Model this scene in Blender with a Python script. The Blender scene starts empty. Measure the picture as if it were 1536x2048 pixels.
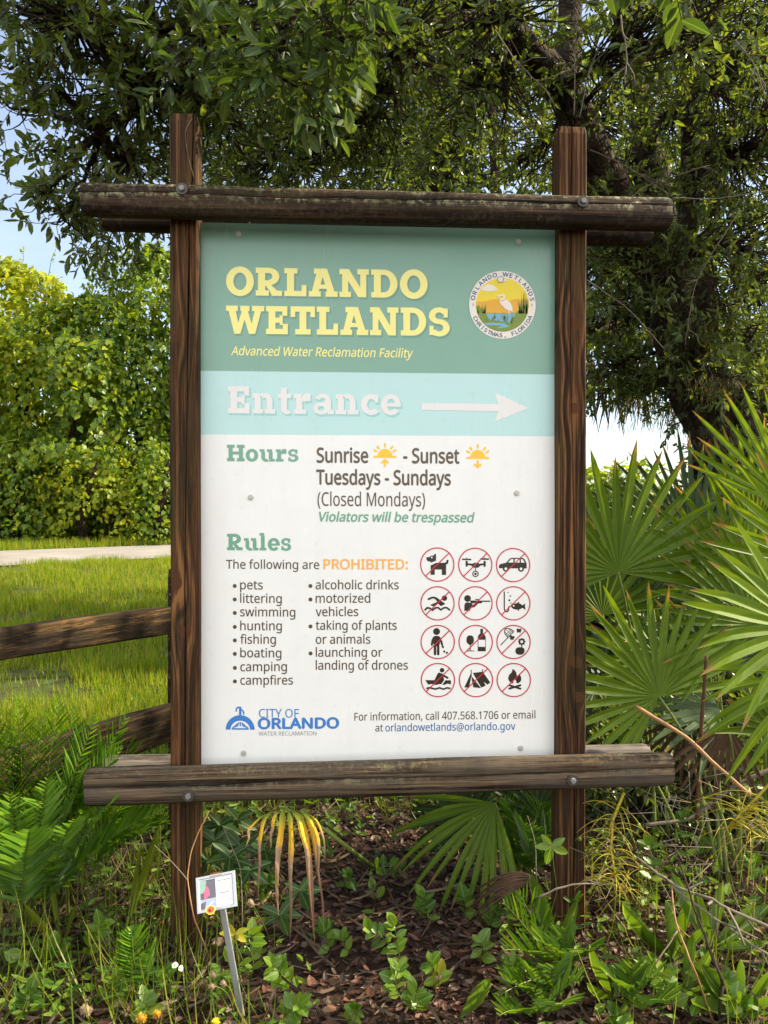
import bpy, math, random, os
import numpy as np
from mathutils import Vector, Matrix, noise as mnoise
R = math.radians
rng = np.random.default_rng(7)
random.seed(7)
S = bpy.context.scene
COL = S.collection

# ------------------------------------------------------------------ camera
CAM = Vector((-0.144, -2.614, 1.457)); YAW, PIT = R(3.43), R(-0.40); FPX = 1538.0
cd = bpy.data.cameras.new('camera'); cam = bpy.data.objects.new('camera', cd); COL.objects.link(cam)
cam.location = CAM; cam.rotation_euler = (R(90) + PIT, 0, -YAW)
cd.sensor_fit = 'HORIZONTAL'; cd.sensor_width = 36; cd.lens = 36 * FPX / 1536
cd.clip_start = 0.05; cd.clip_end = 2000
S.camera = cam

# ------------------------------------------------------------------ sky, sun, exposure
SUN_AZ, SUN_EL = R(84), R(40)          # azimuth clockwise from +Y
w = bpy.data.worlds.new('World'); S.world = w; w.use_nodes = True
wt = w.node_tree; bg = wt.nodes['Background']
sky = wt.nodes.new('ShaderNodeTexSky'); sky.sky_type = 'NISHITA'; sky.sun_disc = False
sky.sun_elevation = SUN_EL; sky.sun_rotation = SUN_AZ; sky.dust_density = 1.5; sky.air_density = 1.0
tc = wt.nodes.new('ShaderNodeTexCoord')
mp = wt.nodes.new('ShaderNodeMapping'); mp.inputs['Scale'].default_value = (1, 1, 2.6); mp.inputs['Location'].default_value = (0.3, 0.1, 0.2)
nz = wt.nodes.new('ShaderNodeTexNoise'); nz.inputs['Scale'].default_value = 2.2; nz.inputs['Detail'].default_value = 7; nz.inputs['Roughness'].default_value = 0.58
rp = wt.nodes.new('ShaderNodeValToRGB'); rp.color_ramp.elements[0].position = 0.40; rp.color_ramp.elements[1].position = 0.66
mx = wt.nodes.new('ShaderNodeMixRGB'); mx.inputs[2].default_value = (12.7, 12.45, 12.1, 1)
wt.links.new(tc.outputs['Generated'], mp.inputs['Vector']); wt.links.new(mp.outputs[0], nz.inputs['Vector'])
wt.links.new(nz.outputs['Fac'], rp.inputs[0])
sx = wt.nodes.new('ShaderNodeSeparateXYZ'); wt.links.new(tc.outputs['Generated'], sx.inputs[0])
cb = wt.nodes.new('ShaderNodeMapRange'); cb.inputs['From Min'].default_value = 0.25; cb.inputs['From Max'].default_value = -0.45; cb.inputs['To Min'].default_value = 0.10; cb.inputs['To Max'].default_value = 1.0   # bright clouds added behind the viewer, out of view, to light the sign
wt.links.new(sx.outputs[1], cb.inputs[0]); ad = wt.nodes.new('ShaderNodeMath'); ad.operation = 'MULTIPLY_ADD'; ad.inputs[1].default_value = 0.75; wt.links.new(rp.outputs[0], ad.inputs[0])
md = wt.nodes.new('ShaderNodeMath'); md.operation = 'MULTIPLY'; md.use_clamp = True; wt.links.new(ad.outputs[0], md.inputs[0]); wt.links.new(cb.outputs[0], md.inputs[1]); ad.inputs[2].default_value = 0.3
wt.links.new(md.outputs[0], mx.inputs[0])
hs = wt.nodes.new('ShaderNodeHueSaturation'); hs.inputs['Saturation'].default_value = 0.98; wt.links.new(sky.outputs[0], hs.inputs['Color']); wt.links.new(hs.outputs[0], mx.inputs[1])
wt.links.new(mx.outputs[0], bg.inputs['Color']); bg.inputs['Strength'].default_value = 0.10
sd = bpy.data.lights.new('sun', 'SUN'); sd.energy = 5.0; sd.angle = R(0.55); sd.color = (1, 0.87, 0.62)
so = bpy.data.objects.new('sun', sd); COL.objects.link(so)
sv = Vector((math.sin(SUN_AZ) * math.cos(SUN_EL), math.cos(SUN_AZ) * math.cos(SUN_EL), math.sin(SUN_EL)))
so.rotation_euler = sv.to_track_quat('Z', 'Y').to_euler(); so.location = (6, 8, 12)
S.view_settings.view_transform = 'Standard'; S.view_settings.look = 'None'
S.view_settings.exposure = 1.35; S.view_settings.gamma = 1
S.render.engine = 'CYCLES'; S.cycles.max_bounces = 8; S.cycles.transparent_max_bounces = 8
S.cycles.use_denoising = True

# ------------------------------------------------------------------ projection of the measured camera
FW = Vector((math.sin(YAW) * math.cos(PIT), math.cos(YAW) * math.cos(PIT), math.sin(PIT)))
RT = Vector((math.cos(YAW), -math.sin(YAW), 0)); UP = RT.cross(FW)
def ray(px, py): return FW + RT * ((px - 768) / FPX) + UP * ((1024 - py) / FPX)
def at_d(px, py, d): return CAM + ray(px, py) * d
def at_y(px, py, y): r = ray(px, py); return CAM + r * ((y - CAM.y) / r.y)
def at_z(px, py, z): r = ray(px, py); return CAM + r * ((z - CAM.z) / r.z)
def ground_z(x, y):
    t = min(1, max(0, (y - 2.6) / 7.2)); t = t * t * (3 - 2 * t)
    return 0.53 * t
def on_ground(px, py):
    p = at_z(px, py, 0)
    for _ in range(12): p = at_z(px, py, ground_z(p.x, p.y))
    return p

# ------------------------------------------------------------------ things
def link(o): COL.objects.link(o); return o
def tag(o, label=None, cat=None, group=None, kind=None):
    if label: o['label'] = label
    if cat: o['category'] = cat
    if group: o['group'] = group
    if kind: o['kind'] = kind
    return o
def thing(name, label, cat, loc=(0, 0, 0), group=None):
    o = bpy.data.objects.new(name, None); o.empty_display_size = 0.1; o.location = loc
    return tag(link(o), label, cat, group)
def put(name, me, parent=None, grand=None):
    """link a mesh built in world coordinates; parents carry a location only"""
    o = bpy.data.objects.new(name, me); link(o)
    if parent is not None:
        o.parent = parent
        off = Vector(parent.location) if grand is None else Vector((0, 0, 0))
        o.location = -off
    return o

class MB:
    def __init__(s): s.v = []; s.f = []; s.m = []; s.uv = []; s.sm = []
    def add(s, vs, fs, m=0, smooth=False, uv=None):
        b = len(s.v); s.v += [tuple(p) for p in vs]
        s.uv += list(uv) if uv is not None else [(0, 0)] * len(vs)
        for f in fs: s.f.append(tuple(b + i for i in f)); s.m.append(m); s.sm.append(smooth)
        return b
    def tube(s, pts, rad, n=6, m=0, cap=True):
        pts = [Vector(p) for p in pts]; k = len(pts)
        if not hasattr(rad, '__len__'): rad = [rad] * k
        prev = None; vs = []; uv = []; ln = 0
        for i, p in enumerate(pts):
            t = (pts[min(i + 1, k - 1)] - pts[max(i - 1, 0)])
            if t.length < 1e-9: t = Vector((0, 0, 1))
            t.normalize()
            if prev is None:
                a = t.orthogonal().normalized()
            else:
                a = prev - t * prev.dot(t)
                a = a.normalized() if a.length > 1e-6 else t.orthogonal().normalized()
            prev = a; b = t.cross(a)
            if i: ln += (p - pts[i - 1]).length
            for j in range(n):
                an = 2 * math.pi * j / n
                vs.append(p + (a * math.cos(an) + b * math.sin(an)) * rad[i]); uv.append((ln, j / n))
        fs = [(i * n + j, i * n + (j + 1) % n, (i + 1) * n + (j + 1) % n, (i + 1) * n + j) for i in range(k - 1) for j in range(n)]
        if cap: fs += [tuple(range(n))[::-1], tuple((k - 1) * n + j for j in range(n))]
        s.add(vs, fs, m, True, uv)
    def ball(s, c, r, m=0, n=8, sc=(1, 1, 1)):
        c = Vector(c); vs = [c + Vector((0, 0, r * sc[2]))]; rows = max(3, n // 2)
        for i in range(1, rows):
            th = math.pi * i / rows
            for j in range(n):
                a = 2 * math.pi * j / n
                vs.append(c + Vector((r * sc[0] * math.sin(th) * math.cos(a), r * sc[1] * math.sin(th) * math.sin(a), r * sc[2] * math.cos(th))))
        vs.append(c - Vector((0, 0, r * sc[2]))); fs = [(0, 1 + j, 1 + (j + 1) % n) for j in range(n)]
        for i in range(rows - 2):
            for j in range(n): fs.append((1 + i * n + j, 1 + (i + 1) * n + j, 1 + (i + 1) * n + (j + 1) % n, 1 + i * n + (j + 1) % n))
        L = len(vs) - 1; b = 1 + (rows - 2) * n
        fs += [(L, b + (j + 1) % n, b + j) for j in range(n)]
        s.add(vs, fs, m, True)
    def mesh(s, name, mats):
        me = bpy.data.meshes.new(name); me.from_pydata(s.v, [], s.f)
        for m in (mats if isinstance(mats, (list, tuple)) else [mats]): me.materials.append(m)
        me.polygons.foreach_set('material_index', s.m); me.polygons.foreach_set('use_smooth', s.sm)
        ul = me.uv_layers.new(name='UVMap'); vi = np.zeros(len(me.loops), dtype=np.int32); me.loops.foreach_get('vertex_index', vi)
        ul.data.foreach_set('uv', np.array(s.uv, dtype=np.float32)[vi].ravel())
        me.update(); return me

def nrm(a): return a / np.maximum(np.linalg.norm(a, axis=-1, keepdims=True), 1e-9)
# leaf templates: (t along, s across, h out of plane), faces
def T_oval(w1=.42, w2=.40, fold=.10, bend=-.12):
    v = [(0, 0, 0), (.28, -w1, 0), (.28, 0, -fold), (.28, w1, 0), (.68, -w2, bend * .5), (.68, 0, bend * .5 - fold), (.68, w2, bend * .5), (1, 0, bend)]
    f = [(0, 2, 1), (0, 3, 2), (1, 2, 5, 4), (2, 3, 6, 5), (4, 5, 7), (5, 6, 7)]
    return np.array(v), f
def T_round(n=7, fold=.12, bend=-.1):
    """rounder outline with a clear midrib"""
    ts = [.0, .12, .35, .62, .85, 1.0]; ws = [0, .30, .50, .46, .26, 0]
    v = []; f = []
    for t, w_ in zip(ts, ws):
        h = bend * t * t
        v += [(t, -w_, h + fold * w_), (t, 0, h), (t, w_, h + fold * w_)]
    for i in range(len(ts) - 1):
        a = 3 * i; f += [(a, a + 1, a + 4, a + 3), (a + 1, a + 2, a + 5, a + 4)]
    return np.array(v), f
def T_lance(fold=.25, bend=-.15, k=6, wf=lambda t: .5 * math.sin(math.pi * min(1, t * .9 + .08)) ** .8):
    v = []; f = []
    for i in range(k + 1):
        t = i / k; w_ = wf(t) if i < k else 0.0; h = bend * t * t
        v += [(t, -w_, h), (t, 0, h - fold * w_), (t, w_, h)]
    for i in range(k):
        a = 3 * i; f += [(a, a + 1, a + 4, a + 3), (a + 1, a + 2, a + 5, a + 4)]
    return np.array(v), f
def T_diamond():
    return np.array([(0, 0, 0), (.45, -.5, .06), (1, 0, -.1), (.45, .5, .06)]), [(0, 3, 2, 1)]
def T_heart():
    v = [(0, 0, 0), (-.08, -.35, .02), (.3, -.52, -.02), (.7, -.26, -.1), (1, 0, -.22), (.7, .26, -.1), (.3, .52, -.02), (-.08, .35, .02), (.45, 0, -.1)]
    f = [(0, 8, 2, 1), (8, 4, 3, 2), (8, 6, 5, 4), (0, 7, 6, 8)]
    return np.array(v), f

def leaf_mesh(name, P, D, Nn, L, W, tmpl, mats, mi=None, smooth=False, extra=None):
    """one mesh of many leaves. P base, D direction, Nn normal, L length, W width"""
    tv, tf = tmpl; n = len(P); k = len(tv)
    D = nrm(D); B = nrm(np.cross(Nn, D)); Nn = np.cross(D, B)
    V = P[:, None, :] + D[:, None, :] * (tv[None, :, 0:1] * L[:, None, None]) + B[:, None, :] * (tv[None, :, 1:2] * W[:, None, None]) + Nn[:, None, :] * (tv[None, :, 2:3] * L[:, None, None])
    V = V.reshape(-1, 3)
    fl = np.concatenate([np.array(f) for f in tf]); fc = np.array([len(f) for f in tf])
    loops = (fl[None, :] + (np.arange(n) * k)[:, None]).ravel(); cnt = np.tile(fc, n)
    uv = np.tile(tv[:, :2], (n, 1))
    m = np.zeros(len(cnt), np.int32) if mi is None else np.repeat(mi, len(fc))
    if extra is not None:                       # stems from an MB
        b = len(V); V = np.vstack([V, np.array(extra.v)]) if extra.v else V
        uv = np.vstack([uv, np.array(extra.uv)]) if extra.v else uv
        loops = np.concatenate([loops, np.concatenate([np.array(f) + b for f in extra.f])]); cnt = np.concatenate([cnt, np.array([len(f) for f in extra.f])])
        m = np.concatenate([m, np.array(extra.m, np.int32)])
    me = bpy.data.meshes.new(name); me.vertices.add(len(V)); me.vertices.foreach_set('co', V.astype(np.float32).ravel())
    me.loops.add(len(loops)); me.loops.foreach_set('vertex_index', loops.astype(np.int32))
    me.polygons.add(len(cnt)); st = np.concatenate([[0], np.cumsum(cnt)[:-1]]).astype(np.int32)
    me.polygons.foreach_set('loop_start', st); me.polygons.foreach_set('loop_total', cnt.astype(np.int32))
    for q in (mats if isinstance(mats, (list, tuple)) else [mats]): me.materials.append(q)
    me.polygons.foreach_set('material_index', m.astype(np.int32))
    me.polygons.foreach_set('use_smooth', np.full(len(cnt), smooth))
    ul = me.uv_layers.new(name='UVMap'); ul.data.foreach_set('uv', uv[loops].astype(np.float32).ravel())
    me.update(calc_edges=True); return me

# ------------------------------------------------------------------ materials
def s2l(c): return tuple((x / 255 / 12.92 if x / 255 <= .04045 else ((x / 255 + .055) / 1.055) ** 2.4) for x in c) + (1,)
class NT:
    def __init__(s, name):
        s.m = bpy.data.materials.new(name); s.m.use_nodes = True; s.t = s.m.node_tree
        s.p = s.t.nodes['Principled BSDF']; s.out = s.t.nodes['Material Output']
    def n(s, ty, **kw):
        q = s.t.nodes.new(ty)
        for k, v in kw.items(): setattr(q, k, v)
        return q
    def set(s, sock, v):
        if isinstance(v, bpy.types.NodeSocket): s.t.links.new(v, sock)
        elif v is not None: sock.default_value = tuple(v) + (1,) if sock.type == 'RGBA' and len(v) == 3 else v
    def math(s, op, a, b=None, c=None, clamp=False):
        q = s.n('ShaderNodeMath', operation=op, use_clamp=clamp)
        s.set(q.inputs[0], a); s.set(q.inputs[1], b); s.set(q.inputs[2], c); return q.outputs[0]
    def noise(s, vec, scale, detail=4, rough=.55, out='Fac'):
        q = s.n('ShaderNodeTexNoise'); s.set(q.inputs['Vector'], vec); q.inputs['Scale'].default_value = scale
        q.inputs['Detail'].default_value = detail; q.inputs['Roughness'].default_value = rough; return q.outputs[out]
    def ramp(s, fac, stops, interp='LINEAR'):
        q = s.n('ShaderNodeValToRGB'); s.set(q.inputs[0], fac); e = q.color_ramp.elements; q.color_ramp.interpolation = interp
        while len(e) < len(stops): e.new(0.5)
        for i, (p, c) in enumerate(stops): e[i].position = p; e[i].color = tuple(c)[:3] + (1,)
        return q.outputs[0]
    def mix(s, fac, a, b, mode='MIX'):
        q = s.n('ShaderNodeMixRGB', blend_type=mode); s.set(q.inputs[0], fac); s.set(q.inputs[1], a); s.set(q.inputs[2], b); return q.outputs[0]
    def co(s, which='Object'): return s.n('ShaderNodeTexCoord').outputs[which]
    def mapped(s, vec, scale=(1, 1, 1), loc=(0, 0, 0)):
        q = s.n('ShaderNodeMapping'); s.set(q.inputs[0], vec); q.inputs['Scale'].default_value = scale; q.inputs['Location'].default_value = loc; return q.outputs[0]
    def xyz(s, vec): q = s.n('ShaderNodeSeparateXYZ'); s.set(q.inputs[0], vec); return q.outputs
    def comb(s, x, y, z): q = s.n('ShaderNodeCombineXYZ'); s.set(q.inputs[0], x); s.set(q.inputs[1], y); s.set(q.inputs[2], z); return q.outputs[0]
    def bump(s, h, strength=.4, dist=.01):
        q = s.n('ShaderNodeBump'); q.inputs['Strength'].default_value = strength; q.inputs['Distance'].default_value = dist; s.set(q.inputs['Height'], h); s.t.links.new(q.outputs[0], s.p.inputs['Normal'])
    def fin(s, col=None, rough=.7, spec=.3, metal=0):
        s.set(s.p.inputs['Base Color'], col); s.set(s.p.inputs['Roughness'], rough); s.p.inputs['Specular IOR Level'].default_value = spec; s.p.inputs['Metallic'].default_value = metal
        return s.m

def flat_mat(name, col, rough=.5, spec=.3, metal=0, var=0.0, scale=40):
    t = NT(name); c = tuple(col)[:3] + (1,)
    if var:
        nzv = t.noise(t.co(), scale, 5)
        c2 = tuple(x * (1 - var) for x in c[:3]) + (1,)
        return t.fin(t.mix(nzv, c, c2), rough, spec, metal)
    t.fin(c, rough, spec, metal); t.set(t.p.inputs['Base Color'], c); return t.m

def leaf_mat(name, cols, trans=.35, tcol=None, rough=.42, spec=.35, rib=.25, spots=0.0):
    """cols: list of stops picked per leaf; the midrib is paler; part of the light passes through"""
    t = NT(name); g = t.n('ShaderNodeNewGeometry'); k = len(cols)
    c = t.ramp(g.outputs['Random Per Island'], [(i / (k - 1), x) for i, x in enumerate(cols)])
    uv = t.xyz(t.co('UV'))
    mid = t.math('ABSOLUTE', uv[1]); midf = t.math('LESS_THAN', mid, .045)
    c = t.mix(t.math('MULTIPLY', midf, rib), c, (.35, .42, .18, 1))
    nz_ = t.noise(t.co(), 60, 3)
    c = t.mix(t.math('MULTIPLY', nz_, .35), c, t.mix(1, c, (.55, .6, .5, 1), 'MULTIPLY'))
    if spots:
        sp = t.ramp(t.noise(t.co(), 190, 2), [(.66, (0, 0, 0)), (.7, (1, 1, 1))]); c = t.mix(t.math('MULTIPLY', sp, spots), c, (.16, .08, .03, 1))
    t.fin(c, rough, spec)
    tr = t.n('ShaderNodeBsdfTranslucent'); tcx = t.mix(1, c, tcol or (1.9, 1.7, .4, 1), 'MULTIPLY'); t.set(tr.inputs[0], tcx)
    ms = t.n('ShaderNodeMixShader'); ms.inputs[0].default_value = trans
    t.t.links.new(t.p.outputs[0], ms.inputs[1]); t.t.links.new(tr.outputs[0], ms.inputs[2]); t.t.links.new(ms.outputs[0], t.out.inputs[0])
    return t.m

def wood_mat(name, axis, stops, grain=70, along=2.0, knots=(), plane='x', moss=None, moss_amt=.5, lichen=0.0, grey=None, contrast=(.36, .62), bump=.5, cracks=.5, rot=0):
    """weathered timber: long grain along an axis that flows round knots, with stains and lichen"""
    t = NT(name); mq = t.n('ShaderNodeMapping'); t.set(mq.inputs[0], t.co()); mq.inputs['Rotation'].default_value = (0, 0, rot); X, Y, Z = t.xyz(mq.outputs[0])
    a, b, c = {'x': (Y, Z, X), 'z': (X, Y, Z)}[axis]            # a,b across; c along
    wv = t.comb(t.math('MULTIPLY', a, 5), t.math('MULTIPLY', b, 5), t.math('MULTIPLY', c, 1.3))
    warp = t.math('MULTIPLY', t.math('SUBTRACT', t.noise(wv, 1.0, 3), .5), .026)
    a2 = t.math('ADD', a, warp); kd = None; ha = a if axis == 'z' else b
    h2 = t.math('ADD', ha, warp)
    for (ka, kc, s) in knots:
        dx = t.math('SUBTRACT', ha, ka); dz = t.math('MULTIPLY', t.math('SUBTRACT', c, kc), .42)
        r2 = t.math('ADD', t.math('MULTIPLY', dx, dx), t.math('MULTIPLY', dz, dz))
        e = t.math('EXPONENT', t.math('DIVIDE', r2, -s * s))
        h2 = t.math('SUBTRACT', h2, t.math('MULTIPLY', dx, t.math('MULTIPLY', e, .93)))
        dz2 = t.math('SUBTRACT', c, kc); rr = t.math('SQRT', t.math('ADD', t.math('MULTIPLY', dx, dx), t.math('MULTIPLY', dz2, dz2)))
        kk = t.math('SUBTRACT', 1, t.math('DIVIDE', rr, s * .42), clamp=True); kd = kk if kd is None else t.math('MAXIMUM', kd, kk)
    if axis == 'z': gv = t.comb(t.math('MULTIPLY', h2, grain), t.math('MULTIPLY', b, grain), t.math('MULTIPLY', c, along))
    else: gv = t.comb(t.math('MULTIPLY', a2, grain), t.math('MULTIPLY', h2, grain), t.math('MULTIPLY', c, along))
    g = t.noise(gv, 1.0, 3, .5)
    fine = t.noise(t.comb(*( [t.math('MULTIPLY', a, 300), t.math('MULTIPLY', b, 300), t.math('MULTIPLY', c, 9)])), 1.0, 4, .6)
    gg = t.math('ADD', t.math('MULTIPLY', g, .66), t.math('MULTIPLY', fine, .34))
    k = len(stops)
    col = t.ramp(gg, [(contrast[0] + (contrast[1] - contrast[0]) * i / (k - 1), x) for i, x in enumerate(stops)])
    big = t.noise(t.comb(t.math('MULTIPLY', a, 4), t.math('MULTIPLY', b, 4), t.math('MULTIPLY', c, 1.1)), 1.6, 5)
    col = t.mix(t.ramp(big, [(.35, (.75, .75, .75)), (.7, (0, 0, 0))]), col, t.mix(1, col, (.38, .36, .36, 1), 'MULTIPLY'))
    ck = t.ramp(t.noise(t.comb(t.math('MULTIPLY', a, 95), t.math('MULTIPLY', b, 95), t.math('MULTIPLY', c, 1.6)), 1.0, 2, .5), [(.375, (1, 1, 1)), (.405, (0, 0, 0))])
    col = t.mix(t.math('MULTIPLY', ck, cracks), col, (.008, .006, .004, 1))
    if kd is not None:
        ring = t.math('SINE', t.math('MULTIPLY', kd, 22))
        col = t.mix(t.math('MULTIPLY', t.math('GREATER_THAN', kd, .02), .85), col, t.mix(t.math('MULTIPLY_ADD', ring, .3, .5), (.035, .013, .006, 1), (.12, .045, .016, 1)))
    if grey is not None:
        gf = t.ramp(t.noise(t.comb(t.math('MULTIPLY', a, 9), t.math('MULTIPLY', b, 9), t.math('MULTIPLY', c, 2.2)), 1.5, 6, .65), [(.42, (0, 0, 0)), (.62, (1, 1, 1))])
        col = t.mix(t.math('MULTIPLY', gf, .8), col, grey)
    nz_ = t.xyz(t.n('ShaderNodeNewGeometry').outputs['Normal'])[2]
    if moss is not None:
        mf = t.ramp(t.noise(t.comb(t.math('MULTIPLY', a, 7), t.math('MULTIPLY', b, 7), t.math('MULTIPLY', c, 2.5)), 1.4, 6, .65), [(.47, (0, 0, 0)), (.66, (1, 1, 1))])
        col = t.mix(t.math('MULTIPLY', mf, moss_amt), col, moss)
    if lichen:
        up = t.ramp(nz_, [(.15, (0, 0, 0)), (.75, (1, 1, 1))])
        lf = t.ramp(t.noise(t.co(), 55, 8, .72), [(.50, (0, 0, 0)), (.58, (1, 1, 1))])
        pat = t.ramp(t.noise(t.mapped(t.co(), (1, 1, 1), (3.1, 0, 0)), 3.2, 3), [(.42, (0, 0, 0)), (.6, (1, 1, 1))])
        fl = t.math('MULTIPLY', t.math('MULTIPLY', lf, t.math('MULTIPLY_ADD', up, .85, .12)), t.math('MULTIPLY_ADD', pat, .9, .1))
        col = t.mix(t.math('MULTIPLY', fl, lichen), col, (.27, .27, .15, 1))
    t.bump(t.math('SUBTRACT', gg, t.math('MULTIPLY', ck, .5)), bump, .006)
    return t.fin(col, .82, .18)

def bark_mat(name, c1, c2, c3, scale=14):
    t = NT(name); o = t.co()
    v = t.n('ShaderNodeTexVoronoi', feature='DISTANCE_TO_EDGE'); t.set(v.inputs['Vector'], t.mapped(t.mix(.12, o, t.noise(o, 6, 3, out='Color')), (1, 1, .45))); v.inputs['Scale'].default_value = scale * 1.6
    f = t.noise(t.mapped(o, (1, 1, .4)), scale, 8, .68)
    col = t.ramp(f, [(.34, c1), (.52, c2), (.7, tuple(x * 1.5 for x in c2))])
    l = t.ramp(t.noise(o, 9, 8, .7), [(.53, (0, 0, 0)), (.60, (1, 1, 1))]); l2 = t.ramp(t.noise(o, 60, 4, .6), [(.42, (.2, .2, .2)), (.6, (1, 1, 1))])
    col = t.mix(t.math('MULTIPLY', l, l2), col, c3)
    t.bump(t.math('ADD', f, t.math('MINIMUM', t.math('MULTIPLY', v.outputs['Distance'], 3), .5)), .9, .03)
    return t.fin(col, .9, .12)

M = {}
M['post'] = wood_mat('post_wood', 'z', [(.017, .008, .0045), (.046, .020, .009), (.10, .044, .017), (.25, .115, .040)], grain=95, along=.45,
    knots=[(-.680, 2.02, .058), (-.678, 1.205, .056), (-.645, 1.045, .048), (.657, 2.075, .054), (.655, 1.79, .046), (.662, .93, .050), (.674, .81, .044)],
    moss=(.055, .045, .012), moss_amt=.40, contrast=(.37, .60), bump=.6, cracks=.75)
M['beam_dark'] = wood_mat('dark_beam_wood', 'x', [(.012, .007, .005), (.028, .015, .009), (.055, .030, .016), (.10, .058, .03)], grain=66, along=.8,
    moss=(.035, .036, .012), moss_amt=.45, lichen=.95, contrast=(.38, .64), bump=.9, cracks=.8)
M['beam_grey'] = wood_mat('grey_beam_wood', 'x', [(.022, .013, .008), (.062, .037, .020), (.13, .082, .044), (.22, .15, .085)], grain=72, along=.8,
    grey=(.085, .066, .048, 1), moss=(.04, .032, .018), moss_amt=.35, lichen=.3, contrast=(.38, .62), bump=1.0, cracks=.95)
M['beam_pale'] = wood_mat('pale_beam_wood', 'x', [(.04, .03, .024), (.09, .072, .058), (.18, .15, .125), (.34, .30, .26)], grain=46, along=2.2,
    grey=(.20, .175, .155, 1), contrast=(.38, .64), bump=.9, cracks=.9)  # paler wood tone over the whole lower rear beam
M['rail'] = wood_mat('rail_wood', 'x', [(.012, .008, .005), (.028, .017, .009), (.062, .036, .016), (.17, .095, .032)], grain=60, along=1.4,
    moss=(.03, .028, .012), moss_amt=.5, contrast=(.38, .64), bump=1.0, cracks=.8, rot=R(-63))
M['bolt'] = flat_mat('galvanised_bolt', (.30, .29, .27), .55, .4, .3, .5, 90)
M['washer'] = flat_mat('dull_washer', (.10, .085, .07), .55, .5, .5, .4, 120)
M['screw'] = flat_mat('zinc_screw', (.58, .56, .50), .4, .5, .25, .3, 200)

# printed sheet colours of the sign
def print_mat(name, rgb, rough=.22, dirt=.13):
    t = NT(name); c = s2l(rgb)
    d = t.ramp(t.noise(t.co(), 11, 6, .6), [(.35, (0, 0, 0)), (.75, (1, 1, 1))])
    sp = t.ramp(t.noise(t.co(), 170, 2), [(.735, (0, 0, 0)), (.76, (1, 1, 1))])
    stn = t.ramp(t.noise(t.co(), 34, 3, .5), [(.62, (0, 0, 0)), (.70, (1, 1, 1))]); run = t.ramp(t.noise(t.mapped(t.co(), (26, 26, 1.1)), 1, 4), [(.5, (0, 0, 0)), (.75, (1, 1, 1))])
    cc = t.mix(t.math('MULTIPLY', d, dirt), c, tuple(x * .72 for x in c[:3]) + (1,)); cc = t.mix(t.math('MULTIPLY', stn, .07), cc, (.30, .27, .20, 1)); cc = t.mix(t.math('MULTIPLY', run, .05), cc, (.36, .36, .28, 1)); cc = t.mix(t.math('MULTIPLY', sp, .10), cc, (.25, .22, .15, 1))
    return t.fin(cc, t.math('MULTIPLY_ADD', t.noise(t.mapped(t.co(), (6, 6, 1.2)), 1.4, 3), .22, rough - .08), .5)
P_ = {k: print_mat('print_' + k, v) for k, v in dict(green=(124, 166, 145), teal=(184, 220, 215), white=(236, 235, 229), butter=(244, 234, 138), cream=(228, 224, 219),
    sage=(112, 164, 139), brown=(88, 74, 56), dark=(52, 46, 36), orange=(244, 176, 88), sun=(255, 194, 28), red=(196, 48, 70), blue=(64, 128, 196), link=(36, 104, 160), grey=(140, 140, 138),
    shade=(106, 148, 128), shade2=(152, 206, 200), gold=(232, 206, 0), amber=(224, 164, 0), olive=(112, 134, 0), water=(112, 170, 196), offw=(232, 222, 208), slate=(58, 92, 118), reed=(80, 110, 0)).items()}

exec_order = []
# ------------------------------------------------------------------ the entrance sign
PW, PZ0, PH = 1.206, 0.58, 1.8288
def homog(src, dst):
    A = []
    for (x, y), (u, v) in zip(src, dst):
        A.append([x, y, 1, 0, 0, 0, -u * x, -u * y, -u]); A.append([0, 0, 0, x, y, 1, -v * x, -v * y, -v])
    return np.linalg.svd(np.array(A, float))[2][-1].reshape(3, 3)
HM = homog([(402, 447), (1111, 458), (401.5, 1537), (1108, 1518)], [(-PW / 2, PZ0 + PH), (PW / 2, PZ0 + PH), (-PW / 2, PZ0), (PW / 2, PZ0)])
def pan(px, py):
    q = HM @ np.array([px, py, 1.0]); return q[0] / q[2], q[1] / q[2]
sign = thing('entrance_sign', 'large timber framed entrance sign with green, teal and white panel', 'sign', (0, 0, 0))

def sweep(mb, A, B, prof, rings=60, wob=.004, seed=0, smooth=True, endj=.006, taper=None, m=0, groove=None):
    """timber between A and B; prof is a closed polygon of (side, up) offsets; roughened along its length"""
    A, B = Vector(A), Vector(B); d = (B - A).normalized(); side = d.cross(Vector((0, 0, 1))).normalized() if abs(d.z) < .9 else Vector((1, 0, 0)); up = side.cross(d)
    n = len(prof); vs = []; L = (B - A).length
    for i in range(rings + 1):
        t = i / rings; c = A.lerp(B, t)
        if groove:                                  # a drying split along the front face
            b0, e_, dp = groove(t); hw = prof[0][0]; pr = prof[:-3] + [(hw, b0 - e_), (hw - dp, b0), (hw, b0 + e_)]
        else: pr = prof
        for j, (a, b) in enumerate(pr):
            q = Vector((a * 9, b * 9, t * L * 1.6)) + Vector((seed * 7.3, 1.7, 0)); q2 = Vector((a * 30, b * 30, t * L * 5 + seed))
            k = 1 + mnoise.noise(q) * wob * 12 + mnoise.noise(q2) * wob * 5
            if taper: k *= taper(t)
            e = 0
            if i in (0, rings): e = (mnoise.noise(Vector((a * 60, b * 60, seed + i))) * endj)
            kk = k * (0.94 if i in (0, rings) else 1)
            vs.append(c + side * a * kk + up * b * kk + d * e)
    fs = [(i * n + j, i * n + (j + 1) % n, (i + 1) * n + (j + 1) % n, (i + 1) * n + j) for i in range(rings) for j in range(n)]
    mb.add(vs, fs, m, smooth)
    mb.add(vs[:n], [tuple(range(n))], m); mb.add(vs[-n:], [tuple(range(n))[::-1]], m)
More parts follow.
